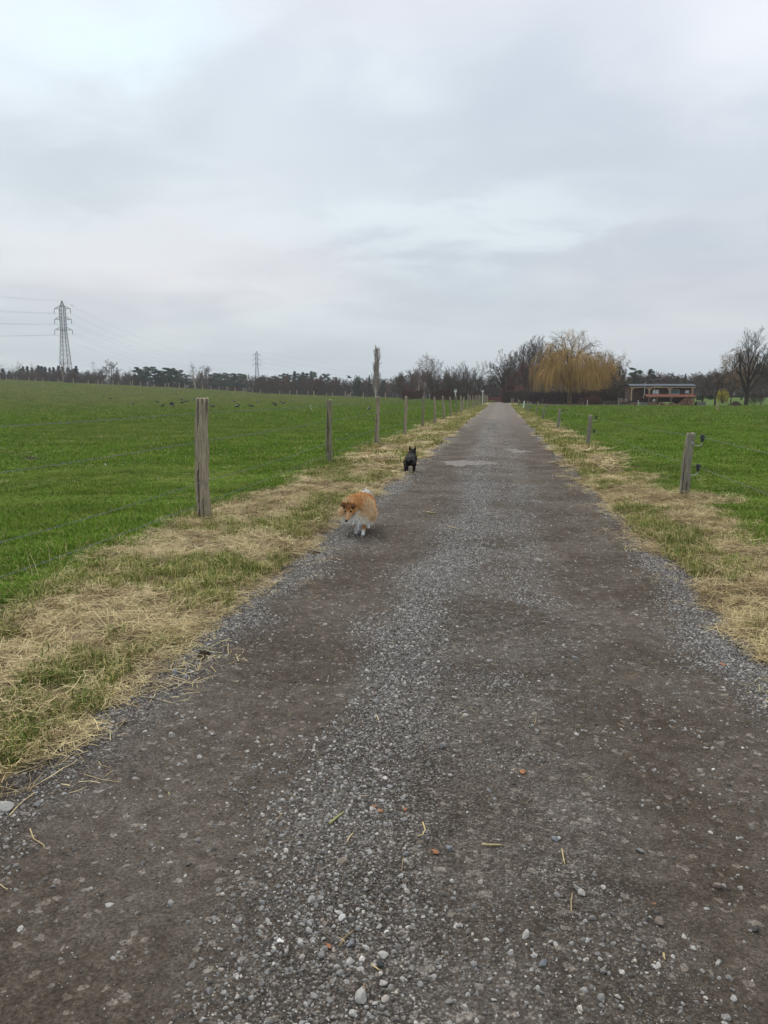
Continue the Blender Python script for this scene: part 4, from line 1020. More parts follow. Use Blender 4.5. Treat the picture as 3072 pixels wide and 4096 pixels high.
tree('pine0', 2602, 200, 1474, 'pine_tree', 'dark open pine rising above the wagon roof', ws=.8)
tree('spruce0', 2738, 196, 1494, 'spruce_tree', 'dark small spruce above the end of the wagon roof', ws=1.2)
tree('yellowbush', 2632, 120, 1530, 'flowering_bush', 'yellow flowering bush peeping over the wagon roof', 'bush', ws=.9)
tree('apple', 2811, 124, 1484, label='old fruit tree nearest to the grey compost box', ws=1.1)
tree('apple', 2862, 118, 1456, label='taller old fruit tree between compost box and forsythia', ws=.95, rz=2.0)
tree('yellowbush', 2892, 132, 1548, 'flowering_bush', 'yellow forsythia bush on the garden lawn', 'bush', ws=1.1)
tree('tan', 2905, 142, 1370, label='reddish tan tree with hanging twigs behind the big dark tree', ws=1.05)
tree('tan', 2965, 150, 1400, label='orange twigged tree seen through the big dark tree', ws=1.0)
tree('bigtree', 2985, 107, 1300, label='big dark leafless tree with a thick trunk on the garden edge', ws=.95)
tree('bigtree', 3105, 128, 1330, label='tall leafless tree at the very edge of the view', ws=1.0)
tree('apple', 2925, 136, 1500, label='slim fruit tree behind the earth heap', ws=.7)
tree('shrub', 3018, 112, 1560, 'sapling', 'small forked fruit sapling on the lawn by the big tree', 'tree', ws=.8)
tree('shrub', 3046, 122, 1556, 'sapling', 'thin many stemmed sapling further back on the lawn', 'tree', ws=.6)
for x, D, t, ws, lb in ((2800, 150, 1574, 1.6, 'dark laurel bush behind the nearest fruit tree'), (2842, 152, 1578, 1.5, 'dark laurel bush before the forsythia'), (2965, 165, 1578, 2.0, 'dark evergreen bush behind the big tree trunk')):
    tree('laurel', x, D, t, 'laurel_bush', lb, 'bush', ws=ws)
tree('redbush', 2040, 150, 1530, 'copper_beech_shrub', 'copper brown leaved shrub by the red gate', 'bush', ws=.95)
tree('redbush', 2078, 148, 1538, 'copper_beech_shrub', 'second copper leaved shrub, wider, over the dark hedge', 'bush', ws=1.1)
tree('redbush', 2010, 158, 1548, 'copper_beech_shrub', 'low dark red shrub touching the gate post', 'bush', ws=.6)
tree('wildbush', 2380, 112, 1572, 'bare_bush', 'reddish bare bush under the hanging willow twigs', 'bush', ws=1.2)
tree('wildbush', 2340, 116, 1580, 'bare_bush', 'low dark bush beside the willow trunk', 'bush', ws=1.3)

# -- hedges
def hedge(name, A, B, h, th, n, mat, label, size=.10, seed=1, parts=None):
    r = random.Random(seed); A = Vector(A); B = Vector(B); d = B-A; L_ = d.length; d.normalize(); nrm = Vector((-d.y, d.x, 0)); C = MB()
    for i in range(n):
        u = r.random()*L_; side = r.random()
        hh = h*(.93+.22*(float(vnoise(u*.8, seed, 5))-.3)+.10*float(vnoise(u*3.1, seed, 6)))
        if side < .45: off = -th/2*(1-.25*r.random()**2); z = hh*r.random()
        elif side < .7: off = r.uniform(-th/2, th/2); z = hh*(1-.08*r.random()**2)
        else: off = r.uniform(-th/2, th/2); z = hh*r.random()
        off += .18*(float(vnoise(u*1.2, z*2, seed))-.5)
        g = A+d*u+nrm*off+Vector((0, 0, z)); v = Vector((r.gauss(0, .8), r.gauss(0, .8), r.gauss(.5, .8))).normalized()*size*r.uniform(.7, 1.9); wd = v.orthogonal().normalized()*size*.35
        C.tri(g-wd, g+wd, g+v)
    for i in range(int(L_*5)):
        u = r.random()*L_; g = A+d*u+nrm*r.uniform(-th/3, th/3); C.tube([g, g+Vector((r.gauss(0, .15), r.gauss(0, .1), h*.6)), g+Vector((r.gauss(0, .3), r.gauss(0, .2), h*r.uniform(.95, 1.12)))], [.025, .016, .007], 3, False)
    C.v = [tuple(Vector(v)-A) for v in C.v]
    e = tag(empty(name, A), label, 'hedge'); C.build('foliage', M[mat], e); return e
def hp(px_, D): q = ray(px_, 1580)*D; return (q.x, q.y, gz(q.x, q.y)-.05)
hedge('beech_hedge', hp(1612, 178), hp(1698, 176), 2.2, 1.4, 9000, 'hedge_red', 'clipped red brown beech hedge below the birches', .14, 2)
hedge('beech_hedge', hp(1728, 174), hp(1815, 172), 2.3, 1.4, 9000, 'hedge_red', 'clipped dark red beech hedge between birches and round tree', .14, 3)
hedge('beech_hedge', hp(1822, 173), hp(1950, 172), 1.9, 1.2, 8000, 'hedge_red', 'brown beech hedge running up to the red gate', .13, 4)
hedge('garden_hedge', hp(2022, 150), hp(2130, 138), 2.1, 1.6, 12000, 'hedge', 'dark twiggy hedge starting at the copper beech shrubs', .11, 5)
hedge('garden_hedge', hp(2130, 138), hp(2330, 130), 2.0, 1.6, 20000, 'hedge', 'dark twiggy hedge running behind the willow trunk', .11, 6)
hedge('garden_hedge', hp(2330, 131), hp(2535, 128), 2.2, 1.4, 16000, 'hedge', 'dark reddish hedge between willow and wagon', .11, 7)
def undergrowth(name, x0, x1, D0, D1, n, h, mat, label, seed):
    r = random.Random(seed); C = MB()
    for i in range(n):
        d_ = ray(r.uniform(x0, x1), 1580)*r.uniform(D0, D1); g = Vector((d_.x, d_.y, gz(d_.x, d_.y)-.2)); a = r.uniform(0, 6.28); H_ = h*r.uniform(.5, 1.3)
        q = g+Vector((math.cos(a)*.3*H_, math.sin(a)*.3*H_, H_*.6)); e = q+Vector((r.gauss(0, .3)*H_, r.gauss(0, .3)*H_, H_*.4)); C.tube([g, q, e], [.03, .02, .012], 3, False)
        for k in range(5):
            s = g.lerp(q, r.random()) if k < 2 else q.lerp(e, r.random()); v = Vector((r.gauss(0, 1), r.gauss(0, 1), r.uniform(0, 1.3))).normalized()*H_*.3; C.tube([s, s+v], [.018, .01], 3, False)
    tag(C.build(name, M[mat]), label, None, None, 'stuff')
undergrowth('undergrowth', -60, 1000, 305, 350, 3600, 5.0, 'twig_dark', 'dim tangled undergrowth of the wood behind the high meadow', 1)
undergrowth('undergrowth', 1000, 1980, 235, 285, 3200, 4.0, 'twig_dark', 'tangled undergrowth of the wood beside poplar and birches', 2)
undergrowth('undergrowth', 1950, 3100, 170, 235, 3600, 3.6, 'twig_dark', 'tangled undergrowth of the wood behind gate, willow and wagon', 3)
# ------------------------------------------------------------------ roofed wagon and what stands round it
WD = 107.0
_o = ray(2516, 1580)*WD; WAG = Vector((_o.x, _o.y, gz(_o.x, _o.y)-.03)); KX = .0063
def wx(zx): return (zx-85)*KX
def wz(zy): return (655-zy)*KX
wg = tag(empty('wooden_wagon', WAG, YAW-.02), 'long dark boarded wagon house with a rounded grey metal roof and tiled lean-to', 'wagon')
# wall boards
wallx0, wallx1 = wx(120), wx(1392)
m = MB(); z = wz(545); k = 0
while z < wz(272):
    m.box(((wallx0+wallx1)/2, .45+.012*(k % 2), z+.062), (wallx1-wallx0, .04, .118)); z += .125; k += 1
o = m.build('wall_board', M['boards'], wg); o['kind'] = 'stuff'
MB().box(((wallx0+wallx1)/2, 1.6, (wz(545)+wz(265))/2), (wallx1-wallx0-.02, 2.2, wz(265)-wz(545))).build('wagon_body', M['boards'], wg)
MB().box(((wallx0+wallx1)/2, 1.6, wz(550)-.05), (wallx1-wallx0, 2.1, .14)).build('chassis', M['black_plastic'], wg)
for sx in (1.2, 6.9):
    for sy in (.75, 2.4): MB().tube([(sx, sy-.09, .34), (sx, sy+.09, .34)], .34, 14).build('wheel', M['black_plastic'], wg)
# barrel roof of sixteen sheets
n_s = 17; x0, x1 = wx(82), wx(1452); wd_ = (x1-x0)/n_s
def sheet():
    m = MB(); a0 = 8
    for i in range(a0+1):
        t = i/a0; yv = -.25+t*3.6; zv = .42*math.sin(math.pi*(.04+.92*t))**.45
        m.v += [(0, yv, zv), (wd_-.012, yv, zv), (0, yv, zv-.03), (wd_-.012, yv, zv-.03)]
        if i: 
            b = (i-1)*4; m.f += [(b, b+1, b+5, b+4), (b+2, b+6, b+7, b+3), (b, b+4, b+6, b+2), (b+1, b+3, b+7, b+5)]
    m.f += [(0, 2, 3, 1)]; b = a0*4; m.f.append((b, b+1, b+3, b+2))
    for i in range(a0):
        t = (i+.5)/a0
    m.box((wd_-.02, 1.55, .41), (.035, 1.6, .05)); return m.mesh('roof_sheet', M['lead'])
sh = sheet()
for i in range(n_s):
    o = link_mesh('roof_sheet', sh, wg, (x0+i*wd_, 0, wz(258)+random.uniform(-.004, .004)))
MB().box(((x0+x1)/2, -.12, wz(261)-.03), (x1-x0-.1, .09, .10)).build('eaves_beam', M['oak'], wg)
# front posts with curved braces
def brace_pts(xa, za, dx, dz, n=6):
    return [(xa+dx*(1-math.cos(math.pi/2*i/n)), 0, za+dz*math.sin(math.pi/2*i/n)) for i in range(n+1)]
def gpost(zx, ztop, zbot, y, sides, mat, w_=.13, dz=.42, dx=.40):
    X = wx(zx); p = MB().box((X, y, (wz(ztop)+wz(zbot))/2), (w_, w_, wz(ztop)-wz(zbot))).build('wagon_post', M[mat], wg)
    for s in sides:
        mm = MB(); P = [(X+s*(.06+dx*(i/6)**1.6), y-.003, wz(ztop)-dz+dz*(i/6)**.75) for i in range(7)]
        for a, b in zip(P[:-1], P[1:]): mm.bar(a, b, .085, .085)
        mm.build('curved_brace', M[mat], p)
gpost(130, 266, 540, -.10, (1,), 'oak'); gpost(494, 266, 410, -.10, (-1, 1), 'oak'); gpost(912, 266, 418, -.10, (-1, 1), 'oak')
gpost(1376, 272, 430, -.10, (), 'oak', .11); gpost(1398, 262, 430, -.05, (), 'oak', .07)
# stove pipe
MB().tube([(wx(383), -.22, wz(470)), (wx(398), -.22, wz(190))], .055, 8).tube([(wx(400), -.22, wz(196)), (wx(400), -.22, wz(172))], .075, 8).build('stove_pipe', M['steel'], wg)
MB().box((wx(372), -.25, wz(466)), (.16, .12, .22)).build('meter_box', M['oak'], wg)
# windows
def window(za, zb, zt, zbm, mat, panes=1):
    X0, X1, Z1, Z0 = wx(za), wx(zb), wz(zt), wz(zbm); cx_, cz = (X0+X1)/2, (Z0+Z1)/2
    f = MB(); t = .05
    f.box((cx_, .40, Z1+t/2), (X1-X0+2*t, .07, t)).box((cx_, .40, Z0-t/2), (X1-X0+2*t, .07, t)).box((X0-t/2, .40, cz), (t, .07, Z1-Z0)).box((X1+t/2, .40, cz), (t, .07, Z1-Z0))
    fo = f.build('window', M['frame'], wg)
    MB().box((cx_, .34, Z0-.075), (X1-X0+.26, .16, .05)).build('sill', M['frame'], fo)
    MB().box((cx_, .36, Z1+.08), (X1-X0+.2, .10, .04)).build('lintel', M['oak_dark'], fo)
    for i in range(panes):
        a = X0+(X1-X0)*i/panes; b = X0+(X1-X0)*(i+1)/panes
        MB().box(((a+b)/2, .42, cz), (b-a-.05, .02, Z1-Z0-.02)).build('pane', M[mat], fo)
window(598, 712, 318, 385, 'blind', 2); window(972, 1132, 318, 395, 'glass', 2); window(1272, 1340, 332, 374, 'blind', 1)
MB().ball((wx(618), .3, wz(283)), .07, 8, 6).build('globe_lamp', M['white'], wg)
# lean-to with clay tiles
lx0, lx1 = wx(392), wx(1405); zt, zb_ = wz(414), wz(459)
cols = 46; cw = (lx1-lx0)/cols; m = MB()
for r_ in range(3):
    for c in range(cols):
        ya, yb = -.15-.42*r_, -.15-.42*(r_+1)-.05; za = zt-(zt-zb_)*r_/3+.015; zbb = zt-(zt-zb_)*(r_+1)/3-.005+.03
        X = lx0+c*cw+random.uniform(-.005, .005); P = []
        for (yv, zv) in ((ya, za), (yb, zbb)):
            for (fx, fz) in ((0, 0), (.25, .05), (.5, .06), (.75, .03), (1.02, 0)): P.append((X+fx*cw, yv, zv+fz))
        b = len(m.v); m.v += P
        for q in range(4): m.f.append((b+q, b+q+1, b+q+6, b+q+5))
        m.v += [(p[0], p[1], p[2]-.035) for p in P[5:]]; b2 = b+10
        for q in range(4): m.f.append((b+5+q, b+6+q, b2+q+1, b2+q))
o = m.build('roof_tile', M['tile'], wg); o['kind'] = 'stuff'
MB().box(((lx0+lx1)/2, -1.36, zb_-.05), (lx1-lx0-.05, .08, .07)).build('lean_to_beam', M['oak_dark'], wg)
for zx, sd in ((432, (1,)), (886, (-1, 1)), (1350, (-1,))): 
    p0 = len(wg.children); gpost(zx, 466, 658, -1.36, sd, 'oak_dark', .12, .34, .36)
gpost(603, 470, 560, -1.30, (), 'oak', .06)
def at_wagon(name, mb, mat, label, cat, kind=None):
    o = mb.build(name, M[mat] if isinstance(mat, str) else mat, None, False, WAG); o.rotation_euler = (0, 0, YAW-.02); return tag(o, label, cat, None, kind)
def log_pile(x0, x1, hfun, n, label, ly=.9, seed=4):
    r = random.Random(seed); m = MB()
    for i in range(n):
        x = r.uniform(x0, x1); h = hfun(x)
        if h < .08: continue
        z = .05+r.random()**.7*h; a = r.gauss(0, .7); y = -.95+r.uniform(-.3, .35)+(h-z)*-.4; L_ = r.uniform(.22, .4); rd = r.uniform(.03, .06)
        dv = Vector((math.sin(a)*.9, -math.cos(a), r.gauss(0, .35))).normalized()*L_/2
        m.tube([Vector((x, y, z))-dv, Vector((x, y, z))+dv], rd, 5)
    m.box(((x0+x1)/2, -.55, .12), (x1-x0, .6, .16))
    at_wagon('firewood_pile', m, 'log', label, 'firewood', 'stuff')
log_pile(wx(1010), wx(1338), lambda x: .95*float(sstep(wx(1010), wx(1230), x))*(1-.25*float(sstep(wx(1290), wx(1340), x)))+.1, 620, 'heap of split firewood, highest at the far post of the lean-to')
log_pile(wx(625), wx(1015), lambda x: .30+.10*math.sin(x*5), 260, 'low row of old logs under the middle of the lean-to', seed=9)
# wooden chest under the lean-to
ch = tag(empty('wooden_chest', WAG, YAW-.02), 'reddish plank chest under the lean-to with a white sack on top', 'chest')
for k in range(5): MB().box(((wx(430)+wx(598))/2, -1.22, .09+k*.118), (wx(598)-wx(430), .04, .105)).build('plank', M['brownboard'], ch)
MB().box(((wx(430)+wx(598))/2, -.9, .32), (wx(598)-wx(430)-.03, .55, .58)).build('chest_box', M['brownboard'], ch)
m = MB(); m.ball((wx(560), -.95, .80), (.20, .18, .17), 10, 7).ball((wx(545), -.95, .72), (.17, .15, .08), 10, 6).ball((wx(562), -.95, .97), (.05, .05, .06), 6, 5)
at_wagon('white_sack', m, 'white', 'white tied sack lying on the plank chest', 'sack')
def stack_wall(name, a, b, mat, label, cat, y, h, vert=False, n=4):
    e = tag(empty(name, WAG, YAW-.02), label, cat)
    if vert:
        k = int((b-a)/.13)
        for i in range(k): MB().box((a+(i+.5)*(b-a)/k, y, h/2*random.uniform(.93, 1.02)), ((b-a)/k-.015, .03, h)).build('plank', M[mat], e)
    else:
        for i in range(n): MB().box(((a+b)/2+random.uniform(-.03, .03), y, h*(i+.5)/n), (b-a, .04, h/n-.02)).build('plank', M[mat], e)
    return e
stack_wall('plank_screen', wx(270), wx(418), 'greyboard', 'low screen of grey planks before the wagon', 'screen', -1.1, .58)
stack_wall('plank_screen', wx(92), wx(258), 'brownboard', 'low screen of upright brown planks under the wagon end', 'screen', -.5, .56, True)
cb = stack_wall('compost_box', wx(1440), wx(1608), 'greyboard', 'grey plank compost box beside the wagon', 'compost box', -1.0, .56, n=3)
for zx in (1440, 1608): MB().box((wx(zx), -1.02, .32), (.07, .07, .64)).build('corner_post', M['greyboard'], cb)
MB().box(((wx(1440)+wx(1608))/2, -.6, .60), (wx(1608)-wx(1440), .8, .05)).build('lid', M['oak_dark'], cb)
for (lx_) in (wx(1440), wx(1608)): MB().box((lx_, -.6, .28), (.03, .78, .52)).build('side_board', M['greyboard'], cb)
at_wagon('pole', MB().tube([(wx(1446), -.6, 0), (wx(1448), -.6, 1.85)], .03, 6), 'oak_dark', 'thin dark pole standing at the end of the wagon', 'pole')
# table with pots at the wagon's open end
tb = tag(empty('garden_table', WAG, YAW-.02), 'weathered wooden table beside the wagon end', 'table')
ta, tz = wx(-190), .58
MB().box((ta+.55, -.2, tz), (1.9, .8, .06)).build('tabletop', M['oak_dark'], tb)
for sx in (-.3, 1.35):
    for sy in (-.5, .1): MB().box((ta+sx, sy, tz/2-.02), (.07, .07, tz-.03)).build('leg', M['oak_dark'], tb)
def pot(x, r, h, mat, label):
    m = MB(); m.tube([(0, 0, 0), (0, 0, h*.8), (0, 0, h*.8), (0, 0, h)], [r*.7, r*.95, r*1.08, r*1.08], 10); o = m.build('plant_pot', M[mat], None, True)
    q = Matrix.Rotation(YAW-.02, 3, 'Z') @ Vector((x, -.2, tz+.03)); o.location = WAG+q; tag(o, label, 'pot')
pot(ta+1.05, .13, .24, 'terracotta', 'wide terracotta pot on the garden table'); pot(ta+1.30, .09, .28, 'white', 'tall white pot on the garden table beside the wagon'); pot(ta+.8, .08, .16, 'terracotta', 'small terracotta pot next to the wide one')
m = MB(); m.box((ta+.9, .9, .55), (.5, .4, 1.1)); m.box((ta+.9, .68, .7), (.42, .03, .6))
at_wagon('garden_cabinet', m, 'greyboard', 'grey narrow cabinet behind the garden table', 'cabinet')
# fence round the garden, thin stakes
gf_pts = [(2110, 1622, 1602), (2171, 1622, 1590), (2331, 1628, 1608), (2348, 1626, 1599), (2414, 1625, 1608), (2552, 1627, 1600), (2588, 1627, 1614), (2688, 1628, 1608), (2826, 1624, 1612), (2978, 1625, 1613), (3060, 1625, 1612)]
gf = tag(empty('garden_fence', gp(2110, 1622)), 'low fence of thin stakes and wire between meadow and garden', 'fence'); P_ = []
for i, (a, b, c) in enumerate(gf_pts):
    g = gp(a, b); t = at(a, c, math.hypot(g.x, g.y)); h = t.z-g.z; P_.append(g)
    o = MB().tube([(g.x-gf.location.x, g.y-gf.location.y, g.z-gf.location.z-.05), (g.x-gf.location.x+random.uniform(-.03, .03), g.y-gf.location.y, g.z-gf.location.z+h)], .045 if i in (2, 4) else .032, 6).build('stake', M['white'] if i in (3, 5) else M['post'], gf)
for hh in (.25, .45):
    m = MB(); m.tube([p-gf.location+Vector((0, 0, hh)) for p in P_], .004, 3, False); m.build('wire', M['wire'], gf)
g = gp(2870, 1648); s = tag(empty('wooden_stake', g), 'short pale stake standing alone in the meadow before the fruit trees', 'stake')
MB().box((-.05, 0, .34), (.07, .06, .74)).build('stake_post', M['oak'], s); MB().box((.05, .02, .28), (.05, .05, .60)).build('stake_post', M['oak'], s)
# earth heap
def mound(name, px_, py_, rx, ry, h, mat, label, cat, seed=1, nr=9, na=22):
    c = gp(px_, py_); V = []; F = []; r = random.Random(seed)
    for i in range(nr+1):
        t = i/nr
        for k in range(na):
            a = 2*math.pi*k/na; rr = t*(1+.18*math.sin(a*2+seed)+.12*math.sin(a*3)); z = h*(1-t**1.6)*(.75+.5*float(vnoise(math.cos(a)*t*4+9, math.sin(a)*t*4+9, seed)))+r.uniform(-.04, .04)*h-(.02+.1*h)*(t > .95)
            V.append((rx*rr*math.cos(a), ry*rr*math.sin(a), z))
    for i in range(nr):
        for k in range(na): F.append((i*na+k, (i+1)*na+k, (i+1)*na+(k+1) % na, i*na+(k+1) % na))
    me = bpy.data.meshes.new(name); me.from_pydata(V, [], F); me.materials.append(M[mat]); o = link_mesh(name, me, None, c); return tag(o, label, cat)
mound('earth_heap', 2940, 1624, .95, .8, .62, 'soil', 'dark earth heap beside the trunk of the big leafless tree', 'earth')
mound('molehill', 130, 1836, .30, .22, .05, 'soil', 'flat dark molehill on the meadow, topmost of three behind the first wires', 'molehill', 2)
mound('molehill', 122, 2030, .20, .15, .04, 'soil', 'dark trampled soil patch, lowest one near the thick post', 'molehill', 3)
mound('molehill', 338, 2018, .13, .10, .045, 'soil', 'small dark molehill between the soil patch and the thick post', 'molehill', 4)
mound('soil_clod', 812, 2625, .045, .04, .035, 'soil', 'dark crumbly soil clod at the gravel edge', 'clod', 5, 5, 12)
mound('soil_clod', 1262, 2215, .05, .04, .025, 'soil', 'dark flat clod on the track behind the paws of the long haired dog', 'clod', 6, 5, 12)

# ------------------------------------------------------------------ gate, sign posts, thin pole
GD = 154.0; a = ray(1953, 1580)*GD; b = ray(2000, 1580)*GD; gate = tag(empty('farm_gate', (a.x, a.y, -.02)), 'dark red double picket gate closing the end of the track', 'gate')
gw = (b-a).length; gate.rotation_euler = (0, 0, math.atan2(b.y-a.y, b.x-a.x)); hw = gw/2
for i, X in enumerate((0, gw)): MB().box((X, 0, .55), (.12, .12, 1.14)).build('gate_post', M['gate'], gate)
for s in range(2):
    x0g = .07+s*(hw); x1g = x0g+hw-.10; leaf = MB().box(((x0g+x1g)/2, 0, .98), (x1g-x0g, .05, .09)).build('gate_leaf', M['gate'], gate)
    for zz_ in (.78, .16): MB().box(((x0g+x1g)/2, 0, zz_), (x1g-x0g-.12, .045, .08)).build('rail', M['gate'], leaf)
    for X in (x0g+.03, x1g-.03): MB().box((X, .0, .53), (.06, .056, .98)).build('stile', M['gate'], leaf)
    for k in range(4):
        X = x0g+.14+(x1g-x0g-.28)*k/3; MB().box((X, -.03, .47), (.07, .02, .72)).build('picket', M['gate'], leaf)
def sign(px_, ytop, ybot, D, label, blue):
    t = at(px_, ytop, D); gzv = gz(t.x, t.y); e = tag(empty('marker_sign', (t.x, t.y, gzv)), label, 'sign'); h = t.z-gzv
    MB().tube([(0, 0, -.05), (0, 0, h-.1)], .035, 6).build('pole', M['white'], e)
    p = MB().box((0, -.05, h-.16), (.30, .02, .34)).build('plate', M['sign'] if blue else M['white'], e)
    MB().box((0, -.063, h-.10), (.24, .006, .12)).build('printed_field', M['white'] if blue else M['greyboard'], p)
    MB().box((0, -.04, h-.50), (.12, .02, .10)).build('small_plate', M['white'], e)
sign(1822, 1558, 0, 96, 'pale square marker sign on a pole above the seventh or so post', False)
sign(1931, 1561, 0, 112, 'small blue and white marker sign on a pole close to the red gate', True)
p = at(2013, 1562, 151); m = MB(); m.tube([(0, 0, 0), (.03, 0, 1.0), (-.03, 0, 2.0), (.02, 0, 2.3)], [.06, .05, .045, .03], 6)
tag(m.build('bleached_pole', M['bark_pale'], None, False, (p.x, p.y, -.02)), 'pale crooked pole leaning beside the red gate', 'pole')

# ------------------------------------------------------------------ pylons and power lines
def pylon_parts(H=37., base=4.6, top=1.7, hs=(26.0, 30.0, 34.0), arm=(3.3, 3.1, 2.9), b=.11):
    zt_ = H-2.6
    def hwid(z): return (base/2)*(1-z/hs[0])+(top/2)*(z/hs[0]) if z < hs[0] else (top/2 if z < hs[2] else top/2*(H-z)/(H-hs[2])+.04)
    m = MB(); lv = [0]; z = 0
    while z < hs[0]-.5: z += max(1.25, hwid(z)*1.35); lv.append(min(z, hs[0]))
    lv[-1] = hs[0]
    lv += [hs[0]+1.33, hs[0]+2.66, hs[1], hs[1]+1.33, hs[1]+2.66, hs[2], H-1.4, H]
    cor = ((-1, -1), (1, -1), (1, 1), (-1, 1))
    for i in range(len(lv)-1):
        z0, z1 = lv[i], lv[i+1]; w0, w1 = hwid(z0), hwid(z1)
        for k, (a, c) in enumerate(cor):
            m.bar((a*w0, c*w0, z0), (a*w1, c*w1, z1), b*1.5)
            a2, c2 = cor[(k+1) % 4]; m.bar((a*w0, c*w0, z0), (a2*w1, c2*w1, z1), b*.75); m.bar((a2*w0, c2*w0, z0), (a*w1, c*w1, z1), b*.75)
            if i in (4,) or abs(z1-hs[0]) < .01: m.bar((a*w1, c*w1, z1), (a2*w1, c2*w1, z1), b)
    arms = []
    for h_, L_ in zip(hs, arm):
        q = MB(); wv = hwid(h_)
        for s in (-1, 1):
            for c in (-1, 1): q.bar((s*wv, c*wv, h_), (s*(wv+L_-.6), 0, h_), b*.9); q.bar((s*wv*.9, c*wv, h_+1.15), (s*(wv+L_-.6), 0, h_), b*.8)
            q.bar((s*(wv+L_*.4), -.3, h_), (s*(wv+L_*.4), 0, h_+.65), b*.6)
        arms.append(q)
    return m.mesh('mast', M['pylon']), [a.mesh('cross_arm', M['pylon']) for a in arms], [hwid(h_)+L_-.6 for h_, L_ in zip(hs, arm)], hs
pm, pa, pr_, phs = pylon_parts()
ins_me = MB().tube([(0, 0, 0), (0, 0, -1.7)], .10, 6).mesh('insulator_string', M['pylon'])
def pylon(px_, ytop, D, label, rz, full=True):
    t = at(px_, ytop, D); z0 = t.z-37.; e = tag(empty('electricity_pylon', (t.x, t.y, z0), rz), label, 'pylon')
    link_mesh('mast', pm, e)
    out = []
    Mx = Matrix.Rotation(rz, 3, 'Z')
    for a_, r_, h_ in zip(pa, pr_, phs):
        ar = link_mesh('cross_arm', a_, e)
        for s in (-1, 1):
            if full: link_mesh('insulator_string', ins_me, ar, (s*r_, 0, h_))
            out.append(e.location+Mx @ Vector((s*r_, 0, h_-1.7)))
    out.append(e.location+Vector((0, 0, 37))); return e, out
e1, A1 = pylon(247, 1203, 330, 'tall steel lattice pylon standing closest, behind the high meadow', .10)
e2, A2 = pylon(1026, 1404, 652, 'steel lattice pylon half as tall in view, above the crest wood', .10)
e3, A3 = pylon(372, 1443, 980, 'faint faraway pylon top between tall pylon and domed oak', .5)
def line(name, A, B, sag, label, r=.02):
    e = tag(empty(name, A[0]), label, 'power line')
    for a, b in zip(A, B):
        m = MB(); m.tube([a.lerp(b, i/28)+Vector((0, 0, -4*sag*(i/28)*(1-i/28)))-e.location for i in range(29)], r, 3, False); m.build('cable', M['cable'], e)
line('power_line', A1, A2, 11.0, 'sagging power cables between the tall pylon and the second pylon', .018)
off = Vector((30, -330, 0)); line('power_line', A1, [a+off+Vector((0, 0, 2)) for a in A1], 9.0, 'power cables leaving the tall pylon away from the other pylons', .03)
line('power_line', A2, [a+Vector((320, 560, -8)) for a in A2], 14.0, 'faint cables running on from the second pylon over the wood', .03)
line('power_line', [A3[4], A3[6]], [A3[4]+Vector((-330, -160, 6)), A3[6]+Vector((-330, -160, 6))], 6.0, 'single faint cables of the faraway pylon crossing low behind the tall one', .035)
# ------------------------------------------------------------------ animals
def fused(mb, voxel, smooth=3):
    me = mb.mesh('tmp'); o = link_mesh('tmp', me); r = o.modifiers.new('r', 'REMESH'); r.mode = 'VOXEL'; r.voxel_size = voxel
    s = o.modifiers.new('s', 'SMOOTH'); s.factor = .6; s.iterations = smooth
    dg = bpy.context.evaluated_depsgraph_get(); ne = bpy.data.meshes.new_from_object(o.evaluated_get(dg)); bpy.data.objects.remove(o); 
    ne.materials.clear(); ne.polygons.foreach_set('use_smooth', [True]*len(ne.polygons)); return ne
def coat_material(name, rough=.75, spec=.15):
    t = MT(name, rough, spec); a = t.new('ShaderNodeVertexColor'); a.layer_name = 'coat'; n = t.noise(t.pos((1, 1, 1), True), 60, 3, .6)
    t.color(t.mix(t.mr(n, .3, .7), t.mix(1.0, a.outputs[0], (.75, .75, .75), 'MULTIPLY'), a.outputs[0])); return t.m
M['coat'] = coat_material('dog_coat'); M['coat_short'] = coat_material('short_glossy_coat', .75, .12)
M['nose'] = m_plain('wet_black_nose', (0.008, 0.008, 0.010), .25, .5, .1)
def paint(me, colf):
    at_ = me.color_attributes.new('coat', 'FLOAT_COLOR', 'POINT'); cols = []
    for v in me.vertices: cols += [*colf(v.co), 1.0]
    at_.data.foreach_set('color', cols)
